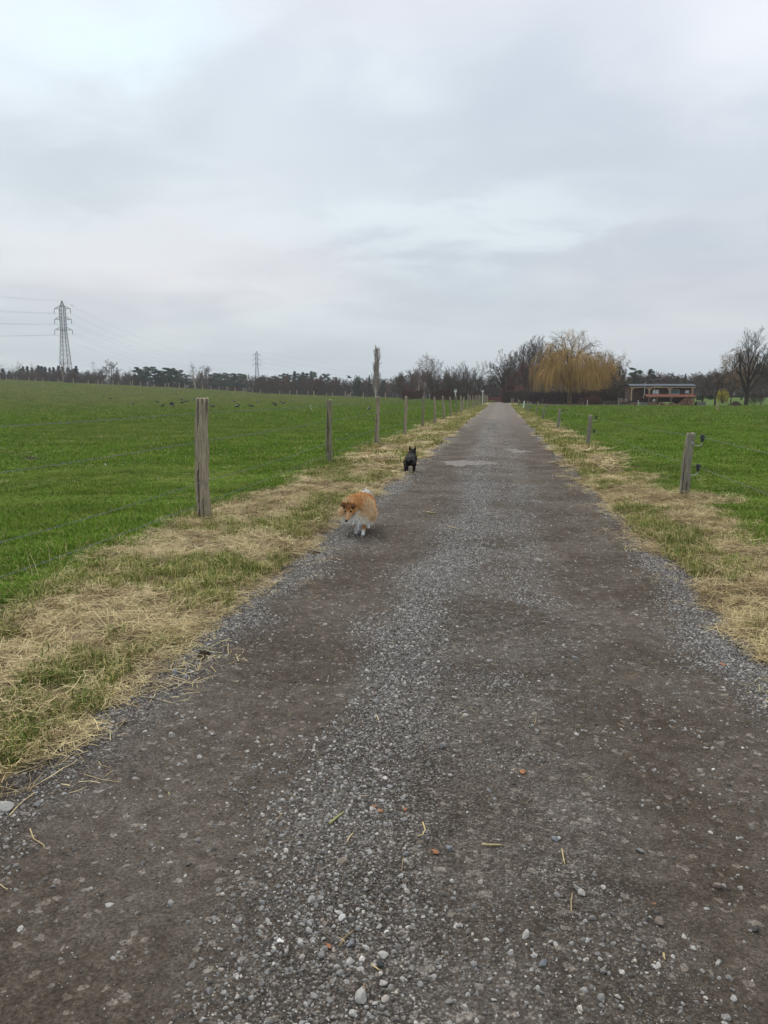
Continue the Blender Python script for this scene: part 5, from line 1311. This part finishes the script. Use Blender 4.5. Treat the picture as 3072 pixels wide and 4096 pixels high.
def fur(name, body, n, lenf, flow, colf, parent, w0=.0022, seed=1, mat='coat', jit=.25, lift=.35):
    r = np.random.default_rng(seed); me = body; me.calc_loop_triangles()
    co = np.array([v.co[:] for v in me.vertices]); tr = np.array([t.vertices[:] for t in me.loop_triangles])
    a, b, c = co[tr[:, 0]], co[tr[:, 1]], co[tr[:, 2]]; nr = np.cross(b-a, c-a); ar = np.linalg.norm(nr, axis=1); nr = nr/np.maximum(ar, 1e-12)[:, None]
    pick = r.choice(len(tr), n, p=ar/ar.sum()); u = r.random(n); v = r.random(n); k = u+v > 1; u[k] = 1-u[k]; v[k] = 1-v[k]
    P = a[pick]+(b[pick]-a[pick])*u[:, None]+(c[pick]-a[pick])*v[:, None]; Nn = nr[pick]; V = []; F = []; Cc = []
    for i in range(n):
        p = Vector(P[i]); nn = Vector(Nn[i]); L_ = lenf(p, nn)*r.uniform(.6, 1.2)
        if L_ < .004: continue
        d = (nn*lift+flow(p, nn)+Vector(r.normal(0, jit, 3))).normalized(); d2 = (d+Vector((0, 0, -.45))*min(L_*12, 1)).normalized()
        s = d.cross(nn+Vector((.01, .02, .03)));  s = s.normalized()*w0 if s.length > 1e-5 else Vector((w0, 0, 0))
        m1 = p+d*L_*.55; tip = m1+d2*L_*.5; q = len(V); V += [p-s, p+s, m1-s*.7, m1+s*.7, tip]; F += [(q, q+1, q+3), (q, q+3, q+2), (q+2, q+3, q+4)]
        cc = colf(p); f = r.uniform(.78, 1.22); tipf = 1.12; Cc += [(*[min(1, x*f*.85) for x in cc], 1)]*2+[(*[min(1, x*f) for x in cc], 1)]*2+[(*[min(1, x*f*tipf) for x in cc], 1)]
    m = np_mesh(name, [tuple(v) for v in V], F, M[mat]); at_ = m.color_attributes.new('coat', 'FLOAT_COLOR', 'POINT'); at_.data.foreach_set('color', np.array(Cc, np.float32).ravel())
    return link_mesh(name, m, parent)
def lerpc(a, b, t): t = max(0., min(1., t)); return tuple(x+(y-x)*t for x, y in zip(a, b))

# long haired dog walking towards the camera: +x forward, +y its left, z up
front = gp(1452, 2140); vdir = Vector((front.x, front.y, 0)).normalized(); hd = math.atan2(-vdir.y, -vdir.x)-.10
cdog = Vector((front.x, front.y, 0))-Vector((math.cos(hd), math.sin(hd), 0))*.17-Vector((-math.sin(hd), math.cos(hd), 0))*.045
dog = tag(empty('long_haired_dog', (cdog.x, cdog.y, gz(front.x, front.y)), hd), 'fluffy orange and white sheepdog trotting towards the viewer with lowered head', 'dog')
b = MB()
b.ball((-.13, 0, .255), (.165, .125, .115), 14, 9).ball((.05, 0, .25), (.16, .13, .125), 14, 9).ball((.15, -.01, .235), (.115, .150, .140), 14, 9).ball((.20, -.02, .195), (.085, .105, .095), 12, 8)
b.tube([(.12, -.01, .26), (.22, -.04, .28), (.285, -.058, .28)], [.09, .075, .055], 12)
HC = Vector((.295, -.062, .275)); NS = Vector((.375, -.092, .178)); hdv = (NS-HC).normalized()
b.ball(HC, (.058, .056, .052), 14, 9); b.tube([HC+hdv*.02, HC+hdv*.06, HC+hdv*.10, NS], [.046, .032, .021, .015], 10)
sidev = Vector((0, 0, 1)).cross(hdv).normalized(); upv = hdv.cross(sidev).normalized()
if upv.z < 0: upv = -upv
ears = []
for s in (-1, 1):
    e0 = HC+sidev*s*.040+upv*.030-hdv*.01; e1 = e0+upv*.046+sidev*s*.016; e2 = e1+upv*.004+sidev*s*.014+hdv*.030
    b.tube([e0, e1, e2], [.028, .020, .008], 8); ears.append((e0, e1, e2, s))
def leg(mb, P, R_): mb.tube([Vector(p) for p in P], R_, 9)
leg(b, [(.15, .048, .20), (.155, .05, .12), (.175, .045, .055), (.185, .045, .022)], [.040, .024, .018, .019]); b.ball((.20, .045, .016), (.030, .019, .016), 8, 6)
leg(b, [(.13, -.045, .20), (.11, -.045, .12), (.115, -.03, .06), (.120, -.028, .026)], [.040, .024, .018, .018]); b.ball((.133, -.028, .018), (.027, .018, .016), 8, 6)
leg(b, [(-.19, .055, .22), (-.15, .06, .15), (-.22, .06, .085), (-.205, .06, .02)], [.055, .036, .018, .017]); b.ball((-.19, .06, .015), (.028, .018, .015), 8, 6)
leg(b, [(-.19, -.055, .22), (-.17, -.06, .15), (-.27, -.06, .095), (-.285, -.06, .03)], [.055, .036, .018, .017]); b.ball((-.275, -.06, .016), (.026, .018, .015), 8, 6)
b.tube([(-.24, 0, .29), (-.30, .005, .345), (-.37, .02, .365), (-.43, .04, .33), (-.46, .055, .26)], [.030, .024, .020, .017, .012], 8)
body = fused(b, .0065, 4); body.name = 'dog_body'
OR, RD, TAN, CR, WH, DK, GY = (.70, .33, .11), (.58, .23, .075), (.68, .42, .19), (.80, .68, .50), (.92, .90, .86), (.10, .055, .03), (.50, .45, .38)
def coat(p):
    x, y, z = p.x, p.y, p.z; hd_ = (p-HC); dh = hd_.length; al = hd_.dot(hdv)
    if dh < .15 and x > .235 and (al > -.035) and z > .155 and (p-(HC+hdv*max(0, min(al, .14)))).length < .066:     # head
        up = (p-(HC+hdv*al)).dot(upv); c = lerpc(OR, RD, .9 if (up > .015 and abs((p-HC).dot(sidev)) < .022) else 0)
        if up > .042: c = lerpc(c, DK, .7)
        if al > .05: c = lerpc(c, (.62, .38, .20), .8)
        if up < -.022 and al > .0: c = lerpc(c, WH, .5)
        return c
    for e0, e1, e2, s in ears:
        if (p-e1).length < .042: return lerpc(DK, OR, .18 if (p-e1).dot(hdv) > -.004 else .7)
    if x < -.26 and z > .22: return lerpc(lerpc((.24, .16, .11), GY, .5), WH, (z-.30)/.10) if x > -.36 else lerpc(GY, CR, .6)
    if z < .052: return WH
    if z < .16 and abs(y) > .015 and x > .08: 
        return lerpc(WH, OR, (z-.052)/.02) if y > 0 else lerpc(WH, OR, (z-.08)/.03)
    if z < .17 and x < -.1: return lerpc(WH, OR, (z-.06)/.05*.6)
    if x > .06:      # ruff
        q = abs(y+.03)/.11; zc = z+.05*q*q
        if zc < .235: return lerpc(WH, CR, (zc-.17)/.06)
        if zc < .28: return lerpc(CR, TAN, (zc-.235)/.04)
        side = min(1, abs(y+.01)/.09); c = lerpc(OR, TAN, side*.9)
        st = float(vnoise(y*40, x*30+z*20, 6)); return lerpc(c, CR, min(1, .12*side+.50*max(0, st-.25)*side)) if z < .35 else lerpc(c, TAN, .5*st)
    c = RD if z > .31 else OR
    if z < .19: c = lerpc(CR, OR, (z-.15)/.04)
    return lerpc(c, (.36, .12, .035), .3)
paint(body, coat); body.materials.append(M['coat']); bo = link_mesh('body', body, dog); dog.scale = (1.07, 1.07, 1.07)
def flen(p, n):
    for e0, e1, e2, s in ears:
        if (p-e1).length < .045: return .010
    if p.z < .05: return .004
    if (p-HC).length < .075 and p.x > .26: 
        return .005 if (p-HC).dot(hdv) > -.02 else .03
    if (p-(HC+hdv*.08)).length < .06 and p.x > .31: return .004
    if p.z < .16 and p.x > .08 and abs(p.y) > .01: return .010 if p.y > 0 or p.z < .09 else .02
    if p.x < -.26 and p.z > .2: return .060
    if p.x > .05: return .058 if p.z < .27 else .046
    if p.z < .19: return .050
    return .036
def fflow(p, n):
    if (p-HC).length < .09 and p.x > .24: return -hdv*.9
    if p.x < -.26 and p.z > .2: return Vector((-.3, .1, -.6))
    back = -1.0 if p.x < .05 else -.25
    return Vector((back, 0, -.55 if n.z < .6 else -.1))+Vector((0, n.y*.7, 0))
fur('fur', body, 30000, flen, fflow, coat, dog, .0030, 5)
for s in (-1, 1):
    MB().ball(HC+hdv*.042+sidev*s*.026+upv*.027, .0115, 10, 7).build('eye', M['nose'], dog, True)
MB().ball(NS+hdv*.006+upv*.004, (.015, .016, .013), 10, 7).build('nose', M['nose'], dog, True)
for e0, e1, e2, s in ears:       # dark inside of the tipped ears
    m = MB(); f = hdv*.017; m.tri(e0+f*1.7-sidev*.018, e0+f*1.7+sidev*.018, e1+f*1.6+sidev*s*.004); m.build('ear_lining', M['nose'], dog)

# short haired dark dog walking away
rear = gp(1639, 1893); rear_h = math.radians(94)
dk = tag(empty('short_haired_dog', (rear.x, rear.y, rear.z), rear_h), 'small black brindle bulldog with upright ears walking away along the track edge', 'dog')
b = MB()
b.ball((.02, 0, .235), (.12, .108, .10), 14, 9).ball((.18, 0, .245), (.15, .105, .098), 14, 9).ball((.32, -.01, .25), (.11, .118, .115), 14, 9)
b.tube([(.34, -.01, .29), (.42, -.025, .345), (.47, -.03, .365)], [.085, .075, .07], 12); b.ball((.47, -.03, .362), (.075, .072, .066), 14, 9); b.ball((.53, -.035, .335), (.045, .052, .04), 10, 7)
for s in (-1, 1): b.tube([(.455, -.03+s*.045, .405), (.452, -.03+s*.052, .445), (.455, -.03+s*.054, .485)], [.026, .019, .004], 8)
leg(b, [(.00, .065, .20), (.04, .078, .14), (-.045, .078, .085), (-.03, .076, .02)], [.062, .044, .021, .021]); b.ball((-.01, .076, .016), (.032, .024, .016), 8, 6)
leg(b, [(.03, -.065, .20), (.09, -.078, .14), (.03, -.075, .085), (.055, -.07, .02)], [.062, .044, .021, .021]); b.ball((.075, -.07, .016), (.032, .024, .016), 8, 6)
leg(b, [(.32, .06, .20), (.30, .055, .10), (.28, .04, .02)], [.045, .028, .023]); b.ball((.30, .04, .016), (.032, .024, .016), 8, 6)
leg(b, [(.33, -.06, .20), (.37, -.07, .10), (.39, -.07, .04)], [.045, .028, .023]); b.ball((.41, -.07, .03), (.032, .024, .016), 8, 6)
b.tube([(-.09, 0, .26), (-.12, .012, .225), (-.115, .02, .185)], [.022, .014, .008], 7)
body2 = fused(b, .0065, 3); body2.name = 'dark_dog_body'
def coat2(p):
    st = float(vnoise(p.x*24+p.z*9, p.z*22+p.y*7, 4)); c = lerpc((.012, .011, .011), (.085, .076, .068), st*1.5-.35)
    if p.z > .36 or p.z < .1: c = (.013, .012, .013)
    if p.x < .0 and .12 < p.z < .24 and abs(p.y) < .045: c = (.012, .011, .011)
    if p.x > .24 and p.z < .20 and abs(p.y) < .04: c = (.55, .53, .5)
    return c
paint(body2, coat2); body2.materials.append(M['coat_short']); link_mesh('body', body2, dk)
fur('fur', body2, 7000, lambda p, n: .012, lambda p, n: Vector((-.9, 0, -.3)), coat2, dk, .0012, 9, 'coat_short', .15, .25)
for s in (-1, 1): MB().ball((.535, -.03+s*.035, .375), .010, 8, 6).build('eye', M['nose'], dk, True)

# ------------------------------------------------------------------ crows
def crow_mesh(pose):
    b = MB()
    if pose == 'peck': b.ball((0, 0, .17), (.13, .062, .065), 10, 7).tube([(.08, 0, .18), (.14, 0, .15), (.17, 0, .11)], [.045, .036, .032], 8).ball((.175, 0, .10), (.036, .03, .03), 8, 6).tube([(.19, 0, .085), (.225, 0, .04)], [.014, .004], 6).tube([(-.08, 0, .20), (-.20, 0, .27), (-.25, 0, .29)], [.045, .025, .018], 6)
    else: b.ball((0, 0, .19), (.13, .062, .07), 10, 7).tube([(.07, 0, .21), (.12, 0, .27), (.14, 0, .30)], [.05, .038, .032], 8).ball((.15, 0, .31), (.038, .031, .031), 8, 6).tube([(.17, 0, .31), (.235, 0, .30)], [.015, .004], 6).tube([(-.08, 0, .18), (-.19, 0, .13), (-.26, 0, .11)], [.045, .028, .02], 6)
    for s in (-1, 1):
        b.tube([(.05, s*.05, .21), (-.06, s*.058, .19), (-.18, s*.03, .15 if pose != 'peck' else .22)], [.035, .032, .010], 6); b.tube([(.0, s*.03, .14), (.01, s*.03, .06), (.015, s*.03, 0)], [.014, .007, .007], 5); b.tube([(-.01, s*.03, .006), (.045, s*.03, .006)], .006, 4)
    if pose == 'flap':
        for s in (-1, 1):
            for k in range(5): b.tube([(.05-.03*k, s*.05, .22), (.03-.05*k, s*.20, .33-.01*k), (-.02-.07*k, s*.36, .40-.03*k)], [.025, .018, .006], 5)
    me = fused(b, .011, 2); me.materials.append(M['feather']); return me
CM = {k: crow_mesh(k) for k in ('stand', 'peck', 'flap')}
GC = 'crows feeding on the high meadow'
crows = [(442, 1600, 'peck', 0, 'crow pecking highest on the meadow, far from the other crows'), (532, 1623, 'stand', 1.6, 'upright crow standing alone between the highest crow and the flock'),
 (630, 1615, 'peck', .2, 'small low crouching crow at the start of the flock'), (650, 1632, 'peck', 2.8, 'greyish pecking crow below the crouching one'), (688, 1627, 'flap', .6, 'crow with half opened wings, lowest before the thick post'),
 (694, 1633, 'stand', 1.5, 'crow standing just under the one with open wings'), (728, 1605, 'stand', 3.0, 'crow facing away from the post, top of the pair above the wing opening one'), (753, 1607, 'stand', 1.2, 'slim upright crow with raised head next to the thick post top'),
 (730, 1617, 'peck', 3.3, 'crow crouching flat under the upper pair'), (745, 1613, 'peck', 3.1, 'long flat crow walking between the upper pair and the crouching one'), (775, 1606, 'stand', 1.8, 'crow partly beside the top of the thick post'),
 (850, 1634, 'stand', 3.0, 'largest looking crow, standing just past the thick post'), (936, 1612, 'stand', 2.9, 'crow standing higher up, past the thick post'), (950, 1635, 'stand', .4, 'crow standing low, midway between thick and second post'),
 (1004, 1632, 'peck', .3, 'crow bending low just before the middle of the second span'), (1032, 1616, 'stand', 1.4, 'narrow upright crow above the bending one'), (1096, 1620, 'peck', .5, 'crow pecking in the upper group near the second post'),
 (1103, 1629, 'peck', .9, 'small crow lowest in the group near the second post'), (1134, 1621, 'flap', 1.5, 'crow lifting its wings near the second post'), (1476, 1647, 'stand', 1.5, 'lone crow beside the third fence post')]
for px_, py_, pose, rz, lb in crows:
    g = gp(px_, py_); o = link_mesh('crow', CM[pose], None, g); sc = 1.5; o.scale = (sc, sc, sc); o.rotation_euler = (0, 0, rz+random.uniform(-.2, .2)); tag(o, lb, 'crow', GC)
def flyer():
    b = MB(); b.ball((0, 0, 0), (.16, .06, .055), 10, 7).ball((.17, 0, .01), (.045, .035, .035), 8, 6).tube([(.2, 0, .01), (.26, 0, 0)], [.014, .004], 6).tube([(-.12, 0, 0), (-.28, 0, 0)], [.04, .02], 6)
    for s in (-1, 1):
        for k in range(7): b.tube([(.08-.03*k, s*.04, .02), (.07-.04*k, s*.24, .13), (-.0-.055*k, s*.46, .10-.012*k)], [.026, .018, .006], 5)
    me = fused(b, .013, 2); me.materials.append(M['feather']); return me
fm = flyer()
for px_, py_, D, rz, s, lb in ((1398, 1511, 120, .6, 1.6, 'black bird flying low before the trees near the poplar'), (288, 1222, 250, 2.0, 1.3, 'tiny black bird in the air beside the tall pylon top')):
    o = link_mesh('flying_crow', fm, None, at(px_, py_, D)); o.rotation_euler = (.3, .1, rz); o.scale = (s, s, s); tag(o, lb, 'crow')

# ------------------------------------------------------------------ growth at the foot of the posts, wisps and daisies in the meadow
px_l, py_l = [], []
for (x0_, y0_) in PL[1:14]+[(q[0], q[1]) for q in PR[1:9]]:
    for k in range(26):
        a = random.uniform(0, 6.28); r0_ = random.uniform(.07, .30); px_l.append(x0_+r0_*math.cos(a)); py_l.append(y0_+r0_*math.sin(a))
x, y = np.array(px_l), np.array(py_l); n = len(x)
scatter('post_foot_grass', np.stack([x, y, ground_z(x, y)], 1), np.stack([RNG.normal(0, .15, n), RNG.normal(0, .15, n), RNG.uniform(0, 6.28, n)], 1), np.ones((n, 3))*RNG.uniform(.8, 1.7, n)[:, None],
        RNG.integers(0, 4, n), verge_tufts, 'longer grass standing round the feet of the fence posts')
x0_, y0_ = PR[1][0], PR[1][1]; n = 150; a = RNG.uniform(0, 6.28, n); q = RNG.uniform(.05, .75, n)**.7*.75; x = x0_+.05+q*np.cos(a)*1.0; y = y0_-.15+q*np.sin(a)*.8
scatter('straw_heap', np.stack([x, y, ground_z(x, y)+.10*(1-q/.8)*RNG.random(n)], 1), np.stack([RNG.normal(0, .2, n), RNG.normal(0, .2, n), RNG.uniform(0, 6.28, n)], 1), np.ones((n, 3))*RNG.uniform(.8, 1.4, n)[:, None],
        RNG.integers(0, len(straws), n), straws, 'heap of raked brownish straw round the foot of the leaning grey post')
x, y = rand_pts(1500, -14, 9, 4, 26, 0); k = (verge_w(x, y) < .5) & outside_road(x, y) & (fbm(x*.8, y*.8, 97, 3) > .5); x, y = x[k], y[k]; n = len(x)
scatter('dead_wisps', np.stack([x, y, ground_z(x, y)+.02], 1), np.stack([RNG.normal(0, .2, n), RNG.normal(0, .2, n), RNG.uniform(0, 6.28, n)], 1), np.ones((n, 3))*RNG.uniform(.6, 1.3, n)[:, None],
        RNG.integers(0, 4, n), thin, 'dead straw wisps lying in the green meadow')
dm = MB().tube([(0, 0, 0), (0, 0, .05)], .002, 4); b_ = len(dm.v)
dm.v += [(0, 0, .052)]+[(.011*math.cos(t*math.pi/4), .011*math.sin(t*math.pi/4), .052) for t in range(8)]; dm.f += [(b_, b_+1+t, b_+1+(t+1) % 8) for t in range(8)]; dm = dm.mesh('daisy', M['white'])
x, y = rand_pts(260, -30, 20, 7, 45, 0); k = (verge_w(x, y) < .1) & outside_road(x, y); x, y = x[k], y[k]; n = len(x)
scatter('daisies', np.stack([x, y, ground_z(x, y)+.01], 1), np.stack([RNG.normal(0, .3, n)+.3, RNG.normal(0, .3, n), RNG.uniform(0, 6.28, n)], 1), np.ones((n, 3))*RNG.uniform(.8, 1.5, n)[:, None],
        np.zeros(n, int), [dm], 'tiny white daisies dotted over the meadow')
# ------------------------------------------------------------------ single stones, twigs, leaves, puddles
SM = {}
def solid(name, c): 
    t = MT(name, .85, .15); n = t.noise(t.pos((1, 1, 1), True), 90, 5, .7); n2 = t.noise(t.pos((1, 1, 1), True), 25, 3)
    t.color(t.ramp(t.math('ADD', t.math('MULTIPLY', n, .6), t.math('MULTIPLY', n2, .4)), [(.3, tuple(x*.62 for x in c)), (.5, c), (.7, tuple(min(1, x*1.25) for x in c))])); t.bump(n, .4, .004); return t.m
for k, c in {'grey': (.24, .235, .225), 'pale': (.42, .40, .36), 'brown': (.25, .205, .165), 'dark': (.085, .082, .08), 'blue': (.225, .235, .25), 'white': (.60, .58, .54), 'pink': (.31, .265, .245)}.items(): SM[k] = solid('stone_'+k, c)
single_st = [(1370, 3452, 44, 'brown', 'broad brown grey stone lying in the stony middle band'), (1532, 3829, 50, 'pale', 'big pale beige stone, upper of the pair near the bottom of the track'), (1522, 3865, 46, 'dark', 'dark angular stone touching the big pale beige one'),
 (1442, 3995, 58, 'pale', 'large cream stone lowest on the stony middle band'), (1360, 3898, 36, 'grey', 'grey angular stone between the cream stone and the dark one'), (1400, 3782, 34, 'blue', 'bluish grey pebble beside a broken twig'),
 (1282, 3826, 40, 'grey', 'grey rough stone in the dense gravel, level with the beige one'), (1517, 3713, 28, 'pale', 'round light pebble lying alone on brown dirt'), (1797, 3397, 36, 'blue', 'blue grey cube like stone next to an orange leaf'),
 (1625, 3420, 30, 'grey', 'flat grey stone above the thin upright twig'), (1531, 3938, 34, 'pale', 'light speckled stone below the dark angular stone'), (1368, 3676, 34, 'white', 'oblong whitish pebble in the dense gravel band'),
 (2639, 3695, 46, 'brown', 'brown standing pointed stone on the dirt'), (2106, 3747, 44, 'pale', 'cream stone half way between the twig and the pointed brown stone'), (2170, 3858, 38, 'blue', 'light blue grey stone under the cream stone'),
 (2872, 3550, 38, 'brown', 'dark brown wedge stone in the smooth wheel rut'), (2328, 3581, 36, 'pale', 'pale rounded pebble touching a twin pebble'), (2312, 3562, 34, 'grey', 'grey rounded pebble, twin of the pale one'),
 (2221, 3360, 32, 'blue', 'dark blue angular pebble above a dry straw'), (3020, 3724, 36, 'dark', 'dark red brown flat stone at the edge of the rut'), (2558, 3407, 34, 'grey', 'light grey stone with a dark side in the gravel'),
 (684, 2947, 34, 'pale', 'beige oval pebble near the straw covered edge'), (697, 2695, 32, 'blue', 'bluish stone at the corner where gravel meets straw'), (149, 3223, 34, 'grey', 'grey angular stone at the verge edge, second from the frame side'),
 (16, 3240, 66, 'pale', 'biggest rough pale stone, cut by the frame side'), (499, 2890, 32, 'brown', 'brown grey pebble sitting against the straw'), (1472, 2693, 36, 'pale', 'pale blocky stone in the stony middle further away'),
 (1504, 2810, 32, 'grey', 'long light grey stone on a dark hollow'), (1771, 2992, 40, 'grey', 'oval grey stone beside a tiny orange one'), (2300, 2640, 32, 'grey', 'pale grey stone at the start of the smooth rut'), (1548, 3010, 30, 'pink', 'pinkish small stone in the gravel band')]
tally = {}
for i, (px_, py_, wpx, k, lb) in enumerate(single_st):
    g = gp(px_, py_, .9); dist = math.sqrt(g.x**2+g.y**2+CAM_H**2); s = wpx/F_PX*dist*.92
    me = stone_mesh(500+i, SM[k], 3, .70, .10, 12); o = link_mesh('stone', me, None, (g.x, g.y, g.z+s*.2)); o.scale = (s, s, s); o.rotation_euler = (random.gauss(0, .25), random.gauss(0, .25), random.uniform(0, 6.28))
    tag(o, lb, 'stone', 'loose stones on the track')
def twig_thing(pts, wpx, mat, label, name='twig', cat='twig'):
    G = [gp(a, b, .9) for a, b in pts]; c = G[0].copy(); dist = math.sqrt(c.x**2+c.y**2+CAM_H**2); r = wpx/F_PX*dist/2
    m = MB(); P = []
    for i in range(len(G)-1):
        for t in (0, .5): P.append(G[i].lerp(G[i+1], t)-c+Vector((0, 0, r*1.3+.002)))
    P.append(G[-1]-c+Vector((0, 0, r*1.3+.002))); m.tube(P, [r*(1.1-.6*i/len(P)) for i in range(len(P))], 6)
    tag(m.build(name, M[mat], None, True, c), label, cat)
M['twigwood'] = m_plain('dry_twig_wood', (.22, .16, .10), .85, .1, .35, 60); M['strawsolid'] = m_plain('dry_straw_stem', (.52, .40, .20), .6, .2, .25, 60); M['greenstem'] = m_plain('greenish_stem', (.34, .31, .13), .7, .2, .3, 60)
twig_thing([(1318, 3302), (1345, 3278), (1376, 3255)], 9, 'greenstem', 'short greenish brown stalk lying slantwise in the gravel')
twig_thing([(1691, 3295), (1701, 3325), (1690, 3345), (1668, 3352)], 6, 'strawsolid', 'curled dry straw shaped like a hook', 'straw', 'straw')
twig_thing([(1614, 3436), (1609, 3470), (1606, 3500)], 5, 'twigwood', 'thin reddish twig pointing away from the viewer')
twig_thing([(1357, 3795), (1378, 3760), (1412, 3732)], 9, 'twigwood', 'grey broken twig lying over coarse gravel')
twig_thing([(1926, 3384), (1968, 3385), (2010, 3386)], 7, 'strawsolid', 'straight pale straw lying across the middle of the track', 'straw', 'straw')
twig_thing([(2248, 3402), (2253, 3435), (2259, 3464)], 5, 'strawsolid', 'pale straw pointing away between scattered pebbles', 'straw', 'straw')
twig_thing([(1487, 3866), (1503, 3877), (1518, 3887)], 6, 'strawsolid', 'short straw bit under the dark angular stone', 'straw', 'straw')
twig_thing([(2654, 3821), (2656, 3835), (2660, 3846)], 7, 'strawsolid', 'short thick straw bit standing out on bare dirt', 'straw', 'straw')
twig_thing([(1454, 3938), (1460, 3970), (1466, 3995)], 5, 'twigwood', 'thin twig resting on the large cream stone')
twig_thing([(336, 2960), (360, 2945), (425, 2940)], 4, 'strawsolid', 'long thin straw reaching out over the gravel from the verge', 'straw', 'straw')
twig_thing([(120, 3320), (135, 3360), (175, 3385), (178, 3400)], 4, 'strawsolid', 'thin bent straw on the gravel below the verge', 'straw', 'straw')
twig_thing([(1707, 2050), (1728, 2054), (1740, 2053)], 4, 'strawsolid', 'pale straw lying across the track behind the two dogs', 'straw', 'straw')
twig_thing([(1790, 2107), (1815, 2114), (1840, 2118)], 4, 'strawsolid', 'pale straw on the crown of the track level with the orange dog', 'straw', 'straw')
twig_thing([(2090, 3220), (2110, 3212), (2130, 3190)], 4, 'twigwood', 'short dark twig in the gravel far to the side')
def leaf(px_, py_, wpx, label, seed):
    r = random.Random(seed); g = gp(px_, py_, .9); dist = math.sqrt(g.x**2+g.y**2+CAM_H**2); s = wpx/F_PX*dist/2; m = MB(); n = 9; c = len(m.v); m.v.append((0, 0, s*.35))
    for k in range(n):
        a = 2*math.pi*k/n; q = s*(1 if k % 2 == 0 else .62)*r.uniform(.8, 1.15); m.v.append((q*math.cos(a)*1.3, q*math.sin(a), s*r.uniform(.0, .35)))
    for k in range(n): m.f.append((0, 1+k, 1+(k+1) % n))
    m.tube([(s, 0, .1*s), (s*2.0, .2*s, .15*s)], s*.05, 4); o = m.build('dry_leaf', M['leaf'], None, False, (g.x, g.y, g.z+.004)); o.rotation_euler = (0, 0, r.uniform(0, 6)); tag(o, label, 'leaf', 'dry leaves on the gravel')
leaf(1521, 3248, 24, 'ragged orange leaf lying highest in the stony band', 1); leaf(1742, 3414, 26, 'round orange leaf next to the blue grey cube stone', 2); leaf(1500, 3230, 20, 'reddish leaf scrap just above the ragged one', 3)
leaf(1621, 3241, 18, 'small ochre leaf on brown dirt beside the ragged leaf', 4); leaf(2891, 2662, 24, 'pale orange leaf alone on the smooth rut by the verge', 5); leaf(2090, 3092, 30, 'light brown leaf flat on the gravel near the pebbles', 6)
leaf(2620, 3620, 12, 'tiny bright orange leaf scrap above the pointed stone', 7); leaf(1315, 3790, 24, 'dull brown leaf beside the rough grey stone', 8)
def puddle(px_, py_, rx, ry, label, mat, seed):
    c = gp(px_, py_); n = 44; nr = 3; V = [(0, 0, 0)]; F = []; r = random.Random(seed)
    for j in range(1, nr+1):
        for k in range(n):
            a = 2*math.pi*k/n; q = (1+.25*math.sin(a*2+seed)+.2*math.sin(a*3+1)+.13*math.sin(a*7+seed)+.10*math.sin(a*13+2*seed)+r.uniform(-.06, .06))*j/nr; V.append((rx*q*math.cos(a), ry*q*math.sin(a), 0))
    for k in range(n):
        F.append((0, 1+k, 1+(k+1) % n))
        for j in range(nr-1): F.append((1+j*n+k, 1+(j+1)*n+k, 1+(j+1)*n+(k+1) % n)); F.append((1+j*n+k, 1+(j+1)*n+(k+1) % n, 1+j*n+(k+1) % n))
    V = [(x, y, float(road_z(x+c.x, y+c.y))-c.z+.005) for x, y, z in V]
    me = bpy.data.meshes.new('puddle'); me.from_pydata(V, [], F); me.materials.append(M[mat]); o = link_mesh('puddle', me, None, c); tag(o, label, 'puddle')
M['silt'] = m_plain('dried_pale_silt', (.215, .193, .172), .9, .08, .4, 9, obj=False, bump=.3)
puddle(1866, 1853, .46, .75, 'flat pale muddy puddle patch ahead of the black dog', 'silt', 2)
puddle(2068, 1804, .28, .7, 'fainter pale silt patch further along the track', 'silt', 3)
puddle(2150, 2240, .055, .04, 'tiny pale silt patch among gravel level with the verge grass', 'silt', 4)

# air
hz = MB().box((0, 380, 34), (1500, 1240, 84)).mesh('haze'); ho = link_mesh('haze', hz); tag(ho, 'thin winter haze hanging over the whole countryside', None, None, 'stuff')
hm = bpy.data.materials.new('haze_air'); hm.use_nodes = True; hn = hm.node_tree.nodes; hn.clear()
vo = hn.new('ShaderNodeVolumePrincipled'); vo.inputs['Color'].default_value = (.955, .975, 1.0, 1); vo.inputs['Density'].default_value = 0.00032; vo.inputs['Anisotropy'].default_value = 0.2
ou = hn.new('ShaderNodeOutputMaterial'); hm.node_tree.links.new(vo.outputs[0], ou.inputs['Volume']); hz.materials.append(hm)
